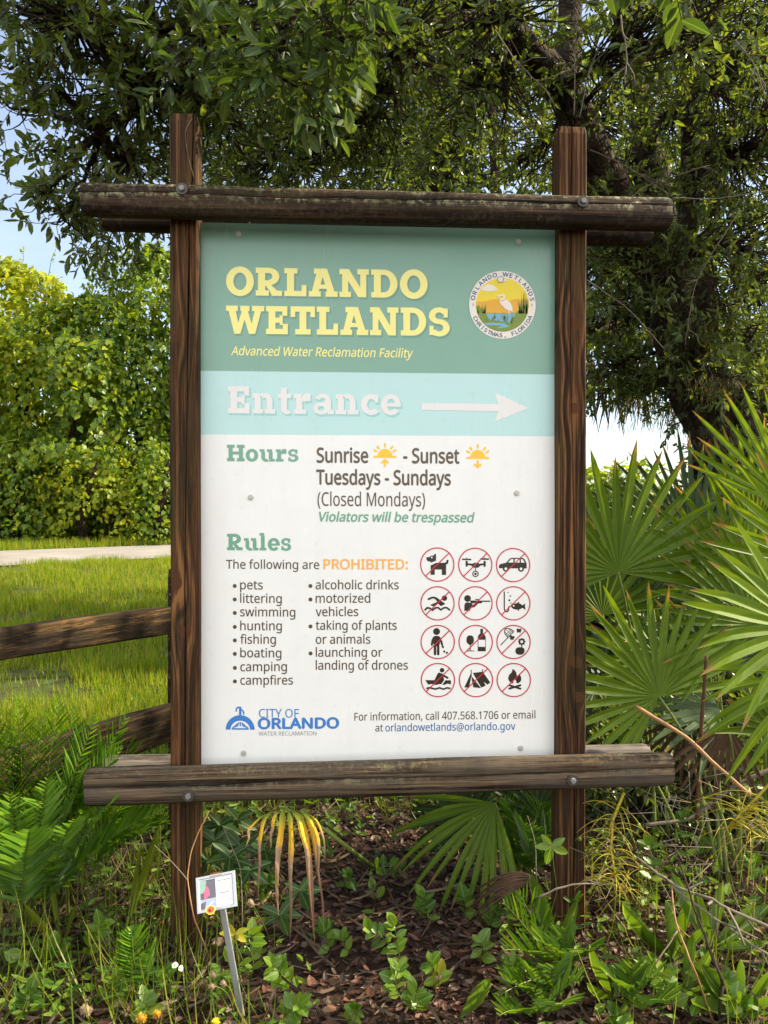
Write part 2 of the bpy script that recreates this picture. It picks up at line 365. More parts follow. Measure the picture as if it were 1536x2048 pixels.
def rrect(hw, hh, r, n=4):
    p = []
    for cx, cy, a0 in ((hw - r, hh - r, 0), (-hw + r, hh - r, 90), (-hw + r, -hh + r, 180), (hw - r, -hh + r, 270)):
        for i in range(n + 1):
            a = R(a0 + 90 * i / n); p.append((cx + r * math.cos(a), cy + r * math.sin(a)))
    return p

def post_mesh(x0, x1, yf, yb, z0, z1, seed, crack_x):
    mb = MB(); rings = 110; vs = []; n = 12; c = .005
    for i in range(rings + 1):
        t = i / rings; z = z0 + (z1 - z0) * t
        wv = mnoise.noise(Vector((seed, 0, z * 1.3))) * .002
        cx = crack_x(z) + mnoise.noise(Vector((seed * 3, 2, z * 5))) * .003; cw = .0008 + .0032 * max(0, mnoise.noise(Vector((seed * 5, 1, z * 2.1))) + .35); dp = .004 + cw * 5
        if i == rings: dp += .006
        e = .004 if i == rings else 0
        P = [(x0 + c + e, yf + e), (cx - cw, yf + e), (cx, yf + dp), (cx + cw, yf + e), (x1 - c - e, yf + e), (x1 - e, yf + c + e), (x1 - e, yb - c - e), (x1 - c - e, yb - e), (x0 + c + e, yb - e), (x0 + e, yb - c - e), (x0 + e, yf + .04), (x0 + e, yf + c + e)]
        for k, (a, b) in enumerate(P):
            q = mnoise.noise(Vector((a * 25 + seed, b * 25, z * 2.2))) * .0016
            zz = z + (mnoise.noise(Vector((a * 60, b * 60, seed))) * .007 if i == rings else 0)
            vs.append((a + wv + q, b + q, zz))
    fs = [(i * n + j, i * n + (j + 1) % n, (i + 1) * n + (j + 1) % n, (i + 1) * n + j) for i in range(rings) for j in range(n)]
    mb.add(vs, fs, 0); mb.add(vs[-n:], [tuple(range(n))], 0); mb.add(vs[:n], [tuple(range(n))[::-1]], 0)
    return mb.mesh('post', M['post'])
PYF, PYB = -0.052, 0.040
lx0, lx1 = at_y(340, 1000, PYF).x, at_y(396, 1000, PYF).x
rx0, rx1 = at_y(1117.5, 1000, PYF).x, at_y(1173, 1000, PYF).x
put('post', post_mesh(lx0, lx1, PYF, PYB, -.05, at_y(368, 226, PYF).z, 1.0, lambda z: lx0 + (lx1 - lx0) * (.62 - .1 * math.sin(z * 1.7) + .12 * (z > 2.5))), sign)
put('post', post_mesh(rx0, rx1, PYF, PYB, -.05, at_y(1140, 251, PYF).z, 4.0, lambda z: rx0 + (rx1 - rx0) * (.52 + .1 * math.sin(z * 2.1))), sign)
BYF, BYB = -0.140, -0.0545           # front beams
def beam(name, a0, b0, a1, b1, yf, yb, mat, seed, r=.034, wob=.004):
    """a,b: top and bottom pixel of each end as seen on the plane yf"""
    p0, q0 = at_y(*a0, yf), at_y(*b0, yf); p1, q1 = at_y(*a1, yf), at_y(*b1, yf); yc = (yf + yb) / 2
    h0, h1 = (p0.z - q0.z), (p1.z - q1.z); h = max(h0, h1)
    A = Vector((p0.x, yc, (p0.z + q0.z) / 2)); B = Vector((p1.x, yc, (p1.z + q1.z) / 2))
    mb = MB(); gv = lambda t: (h * (.13 + .12 * mnoise.noise(Vector((t * 5, seed * 3.3, 0))) + .03 * mnoise.noise(Vector((t * 40, seed, 2)))), .0006 + .0022 * max(0, mnoise.noise(Vector((t * 7, seed, 5))) + .30), .002 + .014 * max(0, mnoise.noise(Vector((t * 7, seed, 5))) + .30))
    sweep(mb, A, B, rrect((yb - yf) / 2, h / 2, r, 5) + [(0, 0)] * 3, 160, wob, seed, taper=lambda t: 1 + (h0 + (h1 - h0) * t) / h - 1, groove=gv)
    return put(name, mb.mesh(name, mat), sign)
b1 = beam('front_beam', (158, 358), (158, 422), (1346, 388), (1346, 452), BYF, BYB, M['beam_dark'], 1)
b1['label'] = 'upper front beam, dark brown with pale lichen on top'
b2 = beam('front_beam', (166, 1546), (166, 1620), (1351, 1514), (1351, 1578), BYF, BYB, M['beam_grey'], 2)
b2['label'] = 'lower front beam, weathered grey brown'
b3 = beam('rear_beam', (200, 392), (200, 452), (1308, 418), (1308, 486), .0425, .128, M['beam_dark'], 3)
b4 = beam('rear_beam', (199, 1522), (199, 1585), (1305, 1497), (1305, 1560), .0425, .128, M['beam_pale'], 5, wob=.006)
b4['label'] = 'lower rear beam, pale grey'
def hexbolt(parent, px, py, y, r, washer, mh, mw, name='bolt'):
    c = at_y(px, py, y); mb = MB()
    if washer:
        vs = [(c.x + washer * math.cos(a * math.pi / 10), y - .004, c.z + washer * math.sin(a * math.pi / 10)) for a in range(20)]
        vb = [(x, y + .012, z) for x, _, z in vs]
        mb.add(vs + vb, [tuple(range(20))] + [(i, i + 20, (i + 1) % 20 + 20, (i + 1) % 20) for i in range(20)], 1)
    h = r * .75; a0 = random.random()
    f = [(c.x + r * math.cos(a0 + a * math.pi / 3), y - .003 - h, c.z + r * math.sin(a0 + a * math.pi / 3)) for a in range(6)]
    f1 = [(c.x + .86 * (x - c.x), y_ - r * .22, c.z + .86 * (z - c.z)) for x, y_, z in f]
    b = [(x, y + .012, z) for x, _, z in f]
    mb.add(f1 + f + b, [tuple(range(6))] + [(i, i + 6, (i + 1) % 6 + 6, (i + 1) % 6) for i in range(6)] + [(i + 6, i + 12, (i + 1) % 6 + 12, (i + 1) % 6 + 6) for i in range(6)], 0)
    me = mb.mesh(name, [mh, mw]); o = bpy.data.objects.new(name, me); link(o); o.parent = parent
    return o
for px, py, bm_ in ((364, 378, b1), (1166, 403, b1), (377, 1591, b2), (1145, 1560, b2)):
    hexbolt(bm_, px, py, BYF - .001, .0098, .0185, M['bolt'], M['washer'])

# the metal panel, printed bands first
def quad_px(pts, y): return [(pan(*p)[0], y, pan(*p)[1]) for p in pts]
mb = MB(); t_ = .004; x0, x1, z0, z1 = -PW / 2, PW / 2, PZ0, PZ0 + PH
zg = pan(755, 745)[1]; zt = pan(755, 870.5)[1]
fr = [(x0, 0, z0), (x1, 0, z0), (x1, 0, zt), (x0, 0, zt), (x1, 0, zg), (x0, 0, zg), (x1, 0, z1), (x0, 0, z1)]
bk = [(x0, t_, z0), (x1, t_, z0), (x1, t_, z1), (x0, t_, z1)]
mb.add(fr, [(0, 1, 2, 3)], 0); mb.add(fr, [(3, 2, 4, 5)], 1); mb.add(fr, [(5, 4, 6, 7)], 2)
mb.add([fr[0], fr[1], fr[6], fr[7]] + bk, [(4, 7, 6, 5), (0, 4, 5, 1), (1, 5, 6, 2), (2, 6, 7, 3), (3, 7, 4, 0)], 3)
M['panel_edge'] = flat_mat('panel_edge', (.35, .36, .36), .5, .4, .4)
panel = put('panel', mb.mesh('panel', [P_['white'], P_['teal'], P_['green'], M['panel_edge']]), sign)
for px, py in ((478, 470), (1037, 482), (501, 996), (1033, 984), (486, 1508), (1040, 1494)):
    x, z = pan(px, py); c = (x, z)
    mb = MB(); r = .0072
    vs = [(x + r * math.cos(a * math.pi / 3 + .3), -.0065, z + r * math.sin(a * math.pi / 3 + .3)) for a in range(6)]; vb = [(a, .001, b) for a, _, b in vs]
    wv = [(x + .0095 * math.cos(a * math.pi / 7), -.002, z + .0095 * math.sin(a * math.pi / 7)) for a in range(14)]; wb = [(a, .001, b) for a, _, b in wv]
    mb.add(vs + vb, [tuple(range(6))] + [(i, i + 6, (i + 1) % 6 + 6, (i + 1) % 6) for i in range(6)]); mb.add(wv + wb, [tuple(range(14))] + [(i, i + 14, (i + 1) % 14 + 14, (i + 1) % 14) for i in range(14)])
    put('screw', mb.mesh('screw', M['screw']), panel, True)
M['batten'] = wood_mat('batten_wood', 'z', [(.02, .014, .006), (.04, .03, .012), (.07, .05, .02)], grain=50, along=2)
for px in (475, 760, 1032):
    x, _ = pan(px, 1500); mb = MB(); sweep(mb, (x, .0215, PZ0 - .06), (x, .0215, PZ0 + PH + .03), rrect(.042, .0165, .002, 1), 8, 0, px, False)
    put('batten', mb.mesh('batten', M['batten']), sign)

LY = -.0007                                            # printed layers stand this far off the panel
FONT = None
for fn in ('NotoSansHebrew-Regular.woff2',):
    for base in (bpy.utils.resource_path('LOCAL'), bpy.utils.resource_path('SYSTEM')):
        fp = os.path.join(base, 'datafiles', 'fonts', fn)
        if FONT is None and os.path.exists(fp):
            try: FONT = bpy.data.fonts.load(fp)
            except Exception: FONT = None
def text_verts(body, bold=0.0):
    cu = bpy.data.curves.new('t', 'FONT'); cu.body = body; cu.size = 1; cu.offset = bold; cu.resolution_u = 4
    if FONT: cu.font = FONT
    o = bpy.data.objects.new('t', cu); link(o); bpy.context.view_layer.update()
    dg = bpy.context.evaluated_depsgraph_get(); me = bpy.data.meshes.new_from_object(o.evaluated_get(dg))
    v = [tuple(x.co) for x in me.vertices]; f = [tuple(p.vertices) for p in me.polygons]
    bpy.data.objects.remove(o); bpy.data.curves.remove(cu); bpy.data.meshes.remove(me); return v, f
CAPH = max(v[1] for v in text_verts('H')[0])
def lettering(body, xa, xb, base_a, base_b, cap, mat, bold=0.0, slant=0.0, y=LY, name='lettering', mb=None, mi=0):
    """body set between pixel xa and xb on a baseline base_a to base_b, capitals cap pixels high"""
    v, f = text_verts(body); l = min(p[0] for p in v); r = max(p[0] for p in v)
    own = mb is None
    if own: mb = MB()
    shifts = [(0, 0)] + ([(-bold, 0), (bold, 0), (0, bold), (0, -bold)] if bold > .001 else [])
    for k, (sx, sy) in enumerate(shifts):          # heavier weights: the same outline set a hair apart
        vs = []
        for (X, Y, _) in v:
            u = (X + sx + slant * Y - l) / (r - l + slant * CAPH * .6); h = (Y + sy) / CAPH * cap
            px = xa + (xb - xa) * u; q = pan(px, base_a + (base_b - base_a) * u - h); vs.append((q[0], y - k * 2e-5, q[1]))
        mb.add(vs, f, mi)
    if own: return put(name, mb.mesh(name, mat), panel, True)

# heavy slab capitals and small letters, drawn as bars, bowls and slabs (units of the capital height)
def arcband(cx, cy, rx, ry, ix, iy, a0=0, a1=360, n=28):
    o = []; i = []
    for k in range(n + 1):
        a = R(a0 + (a1 - a0) * k / n); o.append((cx + rx * math.cos(a), cy + ry * math.sin(a))); i.append((cx + ix * math.cos(a), cy + iy * math.sin(a)))
    return [[o[k], o[k + 1], i[k + 1], i[k]] for k in range(n)]
def bx(a, b, c, d): return [[(a, b), (c, b), (c, d), (a, d)]]
def pl(*p): return [list(p)]
SW, SL = .27, .19
G = {}
G['O'] = (1.06, arcband(.53, .5, .53, .53, .25, .31))
G['R'] = (1.02, bx(.09, SL, .09 + SW, 1 - SL) + bx(0, 0, .50, SL) + bx(0, 1 - SL, .50, 1) + bx(.36, .38, .50, .55) + arcband(.50, .69, .40, .31, .13, .12, -90, 90, 14) + pl((.36, .38), (.58, .40), (.80, SL), (.52, SL)) + bx(.62, 0, 1.0, SL) + pl((.52, SL), (.80, SL), (.80, 0), (.62, 0)))
G['L'] = (.86, bx(.10, SL, .10 + SW, 1 - SL) + bx(0, 0, .84, SL) + bx(0, 1 - SL, .50, 1) + bx(.66, SL, .84, .40))
G['A'] = (1.10, pl((.12, SL), (.38, SL), (.62, 1), (.34, 1)) + pl((.44, 1), (.70, 1), (.98, SL), (.70, SL)) + bx(.20, 1 - SL, .52, 1) + bx(0, 0, .46, SL) + bx(.64, 0, 1.10, SL) + bx(.34, .28, .76, .43))
G['N'] = (1.14, bx(.10, SL, .33, 1 - SL) + bx(.79, 0, 1.02, 1 - SL) + pl((.05, 1), (.36, 1), (1.02, 0), (.72, 0)) + bx(0, 0, .44, SL) + bx(0, 1 - SL, .36, 1) + bx(.68, 1 - SL, 1.12, 1))
G['D'] = (1.02, bx(.10, SL, .10 + SW, 1 - SL) + bx(0, 0, .48, SL) + bx(0, 1 - SL, .48, 1) + arcband(.48, .5, .52, .5, .24, .31, -90, 90, 18))
G['W'] = (1.50, pl((.10, 1 - SL), (.38, 1 - SL), (.56, 0), (.32, 0)) + pl((.34, 0), (.56, 0), (.82, 1 - SL), (.62, 1 - SL)) + pl((.62, 1 - SL), (.86, 1 - SL), (1.12, 0), (.90, 0)) + pl((.92, 0), (1.14, 0), (1.38, 1 - SL), (1.12, 1 - SL)) + bx(0, 1 - SL, .46, 1) + bx(.56, 1 - SL, .92, 1) + bx(1.02, 1 - SL, 1.50, 1))
G['E'] = (.90, bx(.10, SL, .10 + SW, 1 - SL) + bx(0, 0, .86, SL) + bx(0, 1 - SL, .84, 1) + bx(.66, SL, .86, .37) + bx(.64, .66, .84, 1 - SL) + bx(.37, .41, .60, .59) + bx(.54, .33, .66, .67))
G['T'] = (.96, bx(.35, SL, .35 + SW, 1 - SL) + bx(.18, 0, .79, SL) + bx(0, 1 - SL, .96, 1) + bx(0, .62, .18, 1 - SL) + bx(.78, .62, .96, 1 - SL))
G['S'] = (.84, arcband(.42, .72, .40, .30, .15, .12, 25, 270, 18) + arcband(.42, .29, .42, .31, .16, .13, -155, 90, 18) + bx(.60, .66, .76, .98) + bx(.04, .03, .20, .36))
G['H'] = (1.10, bx(.10, SL, .36, 1 - SL) + bx(.74, SL, 1.0, 1 - SL) + bx(0, 0, .48, SL) + bx(.62, 0, 1.10, SL) + bx(0, 1 - SL, .48, 1) + bx(.62, 1 - SL, 1.10, 1) + bx(.36, .41, .74, .59))
XH = .74; sl = .16; sw = .24
G['o'] = (.80, arcband(.39, XH / 2, .39, XH / 2 + .02, .15, .21))
G['c'] = (.72, arcband(.40, XH / 2, .40, XH / 2 + .02, .16, .21, 40, 318) + bx(.54, .44, .68, .72))
G['e'] = (.78, arcband(.39, XH / 2, .39, XH / 2 + .02, .16, .22, 0, 322) + bx(.20, .30, .78, .42))
G['n'] = (.94, bx(.09, sl, .09 + sw, XH - sl) + bx(0, 0, .42, sl) + bx(0, XH - sl, .30, XH) + arcband(.47, .45, .32, .31, .09, .14, 0, 125, 14) + bx(.56, sl, .79, .46) + bx(.48, 0, .90, sl))
G['t'] = (.56, bx(.11, .22, .11 + sw, .96) + bx(0, XH - sl, .52, XH) + arcband(.35, .24, .24, .26, .0, .09, 180, 310, 12))
G['r'] = (.68, bx(.09, sl, .09 + sw, XH - sl) + bx(0, 0, .48, sl) + bx(0, XH - sl, .30, XH) + arcband(.50, .46, .22, .30, .0, .12, 60, 180, 10) + bx(.44, .48, .66, .76))
G['a'] = (.82, arcband(.38, .47, .33, .29, .12, .14, 0, 160, 14) + bx(.47, sl * .6, .71, .50) + bx(.58, 0, .82, sl) + arcband(.32, .21, .32, .23, .13, .09, 0, 360, 22) + bx(.32, .33, .5, .44))
G['u'] = (.94, bx(.10, .28, .10 + sw, XH - sl) + bx(0, XH - sl, .30, XH) + arcband(.42, .28, .32, .30, .09, .14, 180, 300, 12) + bx(.57, sl, .81, XH - sl) + bx(.46, XH - sl, .78, XH) + bx(.60, 0, .94, sl))
G['s'] = (.66, arcband(.33, .53, .31, .23, .12, .10, 25, 270, 14) + arcband(.33, .22, .33, .24, .12, .10, -155, 90, 14) + bx(.47, .48, .60, .73) + bx(.03, .02, .16, .27))
G['l'] = (.46, bx(.09, sl, .09 + sw, 1.06 - sl) + bx(0, 0, .44, sl) + bx(0, 1.06 - sl, .30, 1.06))
def slab_word(mb, word, xa, xb, base_a, base_b, cap, mi, y, gap=.07, grow=0.0):
    tot = sum(G[c][0] + gap for c in word) - gap; x = 0; k = 0
    for ch in word:
        for poly in G[ch][1]:
            vs = []
            if grow:
                cx = sum(p[0] for p in poly) / len(poly); cy = sum(p[1] for p in poly) / len(poly)
                poly = [(p[0] + grow * (1 if p[0] > cx else -1), p[1] + grow * (1 if p[1] > cy else -1)) for p in poly]
            for X, Y in poly:
                u = (x + X) / tot; q = pan(xa + (xb - xa) * u, base_a + (base_b - base_a) * u - Y * cap); vs.append((q[0], y - k * 7e-6, q[1]))
            mb.add(vs, [tuple(range(len(vs)))], mi); k += 1
        x += G[ch][0] + gap; k = 0
for word, xa, xb, ba, bb, cap, mat, sh in (('ORLANDO', 453, 856, 592, 596, 56, 'butter', 'shade'), ('WETLANDS', 453, 900, 669, 671, 56, 'butter', 'shade'),
        ('Entrance', 456, 802, 828, 829, 54, 'cream', 'shade2'), ('Hours', 454, 597, 924, 924, 33, 'sage', None), ('Rules', 454, 582, 1102, 1102, 33, 'sage', None)):
    mb = MB()
    if sh: slab_word(mb, word, xa + 2.6, xb + 2.6, ba + 3.4, bb + 3.4, cap, 1, LY * .5, grow=.012)
    slab_word(mb, word, xa, xb, ba, bb, cap, 0, LY)
    put('lettering', mb.mesh('lettering', [P_[mat], P_[sh or mat]]), panel, True)
lettering('Advanced Water Reclamation Facility', 463, 826, 712, 714.5, 17.5, P_['butter'], .012, .2)
lettering('Sunrise', 634, 736, 925, 925, 28.5, P_['brown'], .022); lettering('- Sunset', 807, 918, 925, 925, 28.5, P_['brown'], .022)
lettering('Tuesdays - Sundays', 633, 901, 969, 969, 28.5, P_['brown'], .022)
lettering('(Closed Mondays)', 635, 850, 1012, 1012, 27, P_['brown'], .004)
lettering('Violators will be trespassed', 635, 947, 1043, 1043, 18.5, P_['sage'], .022, .2)
lettering('The following are', 452, 638, 1139, 1138.5, 17.5, P_['brown'], .006); lettering('PROHIBITED:', 647, 815, 1138.5, 1137.5, 19.5, P_['orange'], .02)
for body, xa, xb, ba, bb in (('pets', 480, 525, 1180, 1180), ('littering', 480, 563, 1207, 1207), ('swimming', 480, 590, 1234, 1234), ('hunting', 480, 563, 1262, 1261.5), ('fishing', 480, 551, 1289, 1288.5), ('boating', 480, 562, 1316, 1316), ('camping', 480, 573, 1344, 1343), ('campfires', 480, 585, 1371, 1370),
        ('alcoholic drinks', 631, 797, 1179, 1178), ('motorized', 631, 740, 1206, 1205), ('vehicles', 631, 716, 1233, 1232), ('taking of plants', 631, 793, 1260, 1259), ('or animals', 631, 740, 1288, 1287), ('launching or', 631, 764, 1314, 1313), ('landing of drones', 631, 815, 1340, 1338.5)):
    mb = MB()
    if body not in ('vehicles', 'or animals', 'landing of drones'):
        cx = 469 if xa == 480 else 620.5; vs = [(lambda q: (q[0], LY, q[1]))(pan(cx + 4 * math.cos(a * math.pi / 8), ba - 6.5 + 4 * math.sin(a * math.pi / 8))) for a in range(16)]
        mb.add(vs, [tuple(range(16))[::-1]])
    lettering(body, xa, xb, ba, bb, 18.0, None, .007, mb=mb); put('lettering', mb.mesh('lettering', P_['brown']), panel, True)
lettering('CITY OF', 517, 597, 1436.5, 1436, 17, P_['blue'], .003); lettering('ORLANDO', 516, 676, 1459, 1456.5, 20.5, P_['blue'], .035); lettering('WATER RECLAMATION', 516, 632, 1473, 1471.5, 8.4, P_['grey'])
lettering('For information, call 407.568.1706 or email', 708, 1070, 1441.5, 1434.5, 15.5, P_['brown'], .004); lettering('at', 750, 765, 1463, 1462.5, 15, P_['brown'], .004); lettering('orlandowetlands@orlando.gov', 770, 1030, 1462.5, 1457.5, 15, P_['link'], .004)

# drawing of flat shapes in pixel space, later mapped on the panel
def stroke(pts, wd, cap=True, n=10):
    out = []; pts = [np.array(p, float) for p in pts]
    for a, b in zip(pts[:-1], pts[1:]):
        d = b - a; L = np.linalg.norm(d)
        if L < 1e-6: continue
        nn = np.array([-d[1], d[0]]) / L * wd / 2; out.append([a + nn, b + nn, b - nn, a - nn])
    for i, p in enumerate(pts):
        if 0 < i < len(pts) - 1 or cap: out.append([p + wd / 2 * np.array([math.cos(2 * math.pi * k / n), math.sin(2 * math.pi * k / n)]) for k in range(n)])
    return out
def disc(cx, cy, r, ry=None, n=24): return [[(cx + r * math.cos(2 * math.pi * k / n), cy + (ry or r) * math.sin(2 * math.pi * k / n)) for k in range(n)]]
def ring(cx, cy, ro, ri, a0=0, a1=360, n=40): return arcband(cx, cy, ro, ro, ri, ri, a0, a1, n)
def curve(fn, a, b, n=14): return [fn(a + (b - a) * i / n) for i in range(n + 1)]
def smooth_poly(p, it=2):
    for _ in range(it):
        q = []
        for i in range(len(p)):
            a, b = p[i], p[(i + 1) % len(p)]; q += [(a[0] * .75 + b[0] * .25, a[1] * .75 + b[1] * .25), (a[0] * .25 + b[0] * .75, a[1] * .25 + b[1] * .75)]
        p = q
    return p
def shapes(mb, polys, mi, level, conv):
    for k, p in enumerate(polys):
        vs = []
        for q in p:
            u = pan(*conv(q)); vs.append((u[0], LY * (1 + .45 * level) - k * 4e-6, u[1]))
        a = sum(vs[i][0] * vs[(i + 1) % len(vs)][2] - vs[(i + 1) % len(vs)][0] * vs[i][2] for i in range(len(vs)))
        f = tuple(range(len(vs))); mb.add(vs, [f if a > 0 else f[::-1]], mi)
idc = lambda q: q
# arrow
mb = MB(); shapes(mb, [[(844, 805), (1000, 806.5), (1000, 821), (844, 819)], [(989, 783), (1058, 814), (1000, 814)], [(1000, 814), (1058, 814), (989, 842)]], 0, 0, idc)
put('arrow', mb.mesh('arrow', P_['cream']), panel, True)
# rising and setting suns
for cx, cy, dn in ((770, 912, False), (955.5, 913, True)):
    mb = MB(); pl_ = [[(cx + 15 * math.cos(R(a)), cy - 15 * math.sin(R(a))) for a in range(0, 181, 12)]]
    pl_ += stroke([(cx - 21, cy + 1), (cx + 21, cy + 1)], 4.2)
    for a in (30, 60 - 8, 90, 128, 150): pl_ += stroke([(cx + 19.5 * math.cos(R(a)), cy - 19.5 * math.sin(R(a))), (cx + 24.5 * math.cos(R(a)), cy - 24.5 * math.sin(R(a)))], 4)
    s_ = 1 if dn else -1; y0_ = cy + 7; y1_ = cy + 20
    pl_ += stroke([(cx, y0_), (cx, y1_)], 4); tip = y1_ if dn else y0_
    pl_ += stroke([(cx - 6, tip - s_ * 5.5), (cx, tip), (cx + 6, tip - s_ * 5.5)], 4)
    shapes(mb, pl_, 0, 0, idc); put('sun_symbol', mb.mesh('sun_symbol', P_['sun']), panel, True)
# city fountain emblem
mb = MB(); fx, fy = 479.5, 1461
pb = arcband(fx, -fy, 29, 29, 19.5, 18, 0, 180, 24); pb = [[(x, -y) for x, y in p] for p in pb]
pb += stroke([(fx, fy - 20), (fx, fy - 44)], 4.6)
pb += stroke([(fx - 8, fy - 37), (fx - 7.5, fy - 42), (fx - 4, fy - 45), (fx - .5, fy - 43.5)], 3); pb += stroke([(fx, fy - 40), (fx + 4, fy - 39), (fx + 7, fy - 35), (fx + 7, fy - 31)], 3)
for k in range(7):
    a = R(20 + k * 23.3); pb += stroke([(fx + 15.5 * math.cos(a), fy - 2.5 - 5 * abs(math.sin(a))), (fx + 9 * math.cos(a), fy - 14 * math.sin(a) ** .7)], 2.6)
pb += stroke([(fx - 17, fy - 1.5), (fx + 17, fy - 1.5)], 3, False)
shapes(mb, pb, 0, 0, idc); put('fountain_emblem', mb.mesh('fountain_emblem', P_['blue']), panel, True)

# twelve prohibition pictograms (coordinates of an enlarged tracing, 5.908 to the pixel)
IC = {}
W0 = lambda *p: [list(p)]
IC['dog'] = [(0, W0((190, 197), (228, 195), (242, 180), (276, 177), (288, 160), (306, 157), (306, 238), (243, 262), (240, 248), (212, 246), (196, 232)) + W0((242, 294), (310, 262), (425, 262), (425, 405), (374, 405), (374, 342), (290, 342), (290, 405), (242, 405)) + stroke([(412, 275), (436, 262), (442, 238)], 26)), (2, disc(256, 200, 10))]
IC['drone'] = [(0, W0((615, 210), (722, 212), (722, 230), (615, 228)) + W0((828, 206), (932, 206), (932, 224), (828, 224)) + disc(668, 203, 6) + disc(880, 201, 6) + stroke([(668, 248), (668, 295)], 26) + stroke([(880, 248), (880, 295)], 26) + W0((680, 266), (735, 270), (755, 260), (800, 260), (822, 270), (870, 264), (870, 284), (828, 294), (806, 318), (744, 318), (724, 294), (680, 286)) + stroke([(772, 318), (772, 352)], 9) + ring(772, 390, 38, 26) + disc(772, 390, 15))]
IC['car'] = [(0, W0((1048, 322), (1050, 288), (1064, 273), (1137, 255), (1176, 208), (1196, 198), (1330, 198), (1350, 210), (1377, 265), (1378, 322)) + disc(1130, 326, 36) + disc(1310, 326, 36)), (2, W0((1158, 254), (1192, 214), (1219, 212), (1219, 254)) + W0((1236, 212), (1293, 212), (1293, 254), (1236, 254)) + W0((1309, 212), (1329, 214), (1352, 254), (1309, 254)) + disc(1130, 328, 16) + disc(1310, 328, 16))]
IC['swim'] = [(0, stroke([(218, 692), (260, 674), (288, 674), (310, 690)], 24) + W0((296, 664), (322, 678), (415, 748), (365, 776), (332, 748), (268, 778), (245, 768), (240, 760), (322, 722), (290, 690)) + disc(405, 680, 32) + stroke([(176, 820), (202, 794), (232, 800), (262, 824), (298, 796), (330, 792), (362, 818), (398, 794), (432, 792), (464, 818)], 21))]
IC['hunter'] = [(0, disc(678, 682, 40) + W0((640, 828), (640, 760), (652, 735), (680, 725), (712, 738), (735, 765), (760, 778), (738, 790), (708, 790), (708, 828)) + stroke([(715, 713), (940, 713)], 15) + W0((700, 745), (725, 706), (850, 712), (850, 735), (805, 740), (762, 782), (735, 790), (712, 775)) + stroke([(772, 693), (808, 693)], 11)), (2, W0((727, 745), (765, 735), (770, 742), (740, 755)))]
IC['fish'] = [(0, stroke([(1112, 602), (1112, 800), (1120, 828), (1142, 838), (1160, 822), (1166, 774)], 14) + disc(1158, 608, 7) + disc(1184, 650, 9) + disc(1172, 700, 12) + disc(1190, 733, 7) + disc(1262, 772, 68, 38) + W0((1318, 762), (1360, 738), (1356, 772), (1364, 810), (1318, 784)) + W0((1250, 742), (1285, 714), (1292, 748)) + W0((1260, 800), (1282, 832), (1288, 798))), (2, disc(1222, 765, 10))]
IC['litter'] = [(0, disc(311, 1075, 41) + smooth_poly([(268, 1140), (290, 1126), (334, 1126), (356, 1140), (347, 1250), (275, 1250)], 1) + stroke([(278, 1150), (262, 1185), (255, 1232)], 25) + stroke([(345, 1150), (366, 1192), (377, 1232)], 25) + stroke([(292, 1240), (292, 1342)], 29) + stroke([(330, 1240), (330, 1342)], 29) + disc(385, 1257, 14) + disc(401, 1310, 13) + disc(432, 1325, 13))]
IC['wine'] = [(0, smooth_poly([(676, 1118), (740, 1118), (756, 1175), (745, 1208), (720, 1230), (697, 1230), (670, 1208), (661, 1175)], 1) + stroke([(708, 1225), (708, 1300)], 10) + stroke([(668, 1302), (753, 1302)], 9) + W0((828, 1040), (860, 1040), (860, 1092), (885, 1118), (892, 1142), (892, 1305), (798, 1305), (798, 1142), (805, 1118), (828, 1092))), (2, W0((805, 1170), (885, 1170), (885, 1252), (805, 1252)))]
IC['net'] = [(0, stroke([(1155, 1140), (1120, 1098), (1113, 1060), (1126, 1036), (1160, 1032), (1192, 1042), (1225, 1068), (1155, 1140)], 10) + stroke([(1188, 1106), (1070, 1228)], 11) + stroke([(1128, 1046), (1190, 1100)], 5) + stroke([(1116, 1075), (1170, 1122)], 5) + stroke([(1160, 1034), (1210, 1080)], 5) + stroke([(1128, 1105), (1195, 1042)], 5) + stroke([(1142, 1124), (1212, 1056)], 5)
    + disc(1270, 1048, 15) + disc(1300, 1048, 15) + disc(1272, 1070, 12) + disc(1297, 1070, 12) + disc(1190, 1130, 15) + disc(1218, 1136, 15) + disc(1190, 1155, 12) + disc(1212, 1155, 12) + disc(1285, 1058, 12) + disc(1203, 1142, 12)
    + ring(1317, 1188, 36, 18) + [q for k in range(8) for q in disc(1317 + 32 * math.cos(k * math.pi / 4), 1188 + 32 * math.sin(k * math.pi / 4), 12, n=12)] + stroke([(1317, 1215), (1317, 1262)], 11) + [smooth_poly([(1243, 1254), (1352, 1252), (1348, 1342), (1243, 1342)], 2)])]
IC['boat'] = [(0, disc(375, 1532, 27) + W0((285, 1650), (325, 1567), (345, 1560), (385, 1578), (400, 1650)) + stroke([(368, 1580), (440, 1622)], 24) + W0((175, 1650), (480, 1650), (480, 1700), (440, 1690), (400, 1706), (350, 1695), (300, 1708), (250, 1695), (212, 1704)) + stroke([(188, 1750), (225, 1738), (260, 1748), (300, 1756), (345, 1740), (390, 1756), (435, 1740), (476, 1748)], 20, False)), (2, stroke([(415, 1640), (370, 1702)], 12, False))]
IC['tent'] = [(0, W0((638, 1734), (718, 1562), (722, 1600), (694, 1735)) + W0((724, 1600), (835, 1740), (745, 1733), (726, 1640)) + W0((738, 1562), (856, 1546), (945, 1672), (912, 1700), (868, 1665), (890, 1712), (838, 1734)) + stroke([(720, 1530), (720, 1600)], 10) + stroke([(855, 1520), (855, 1556)], 10))]
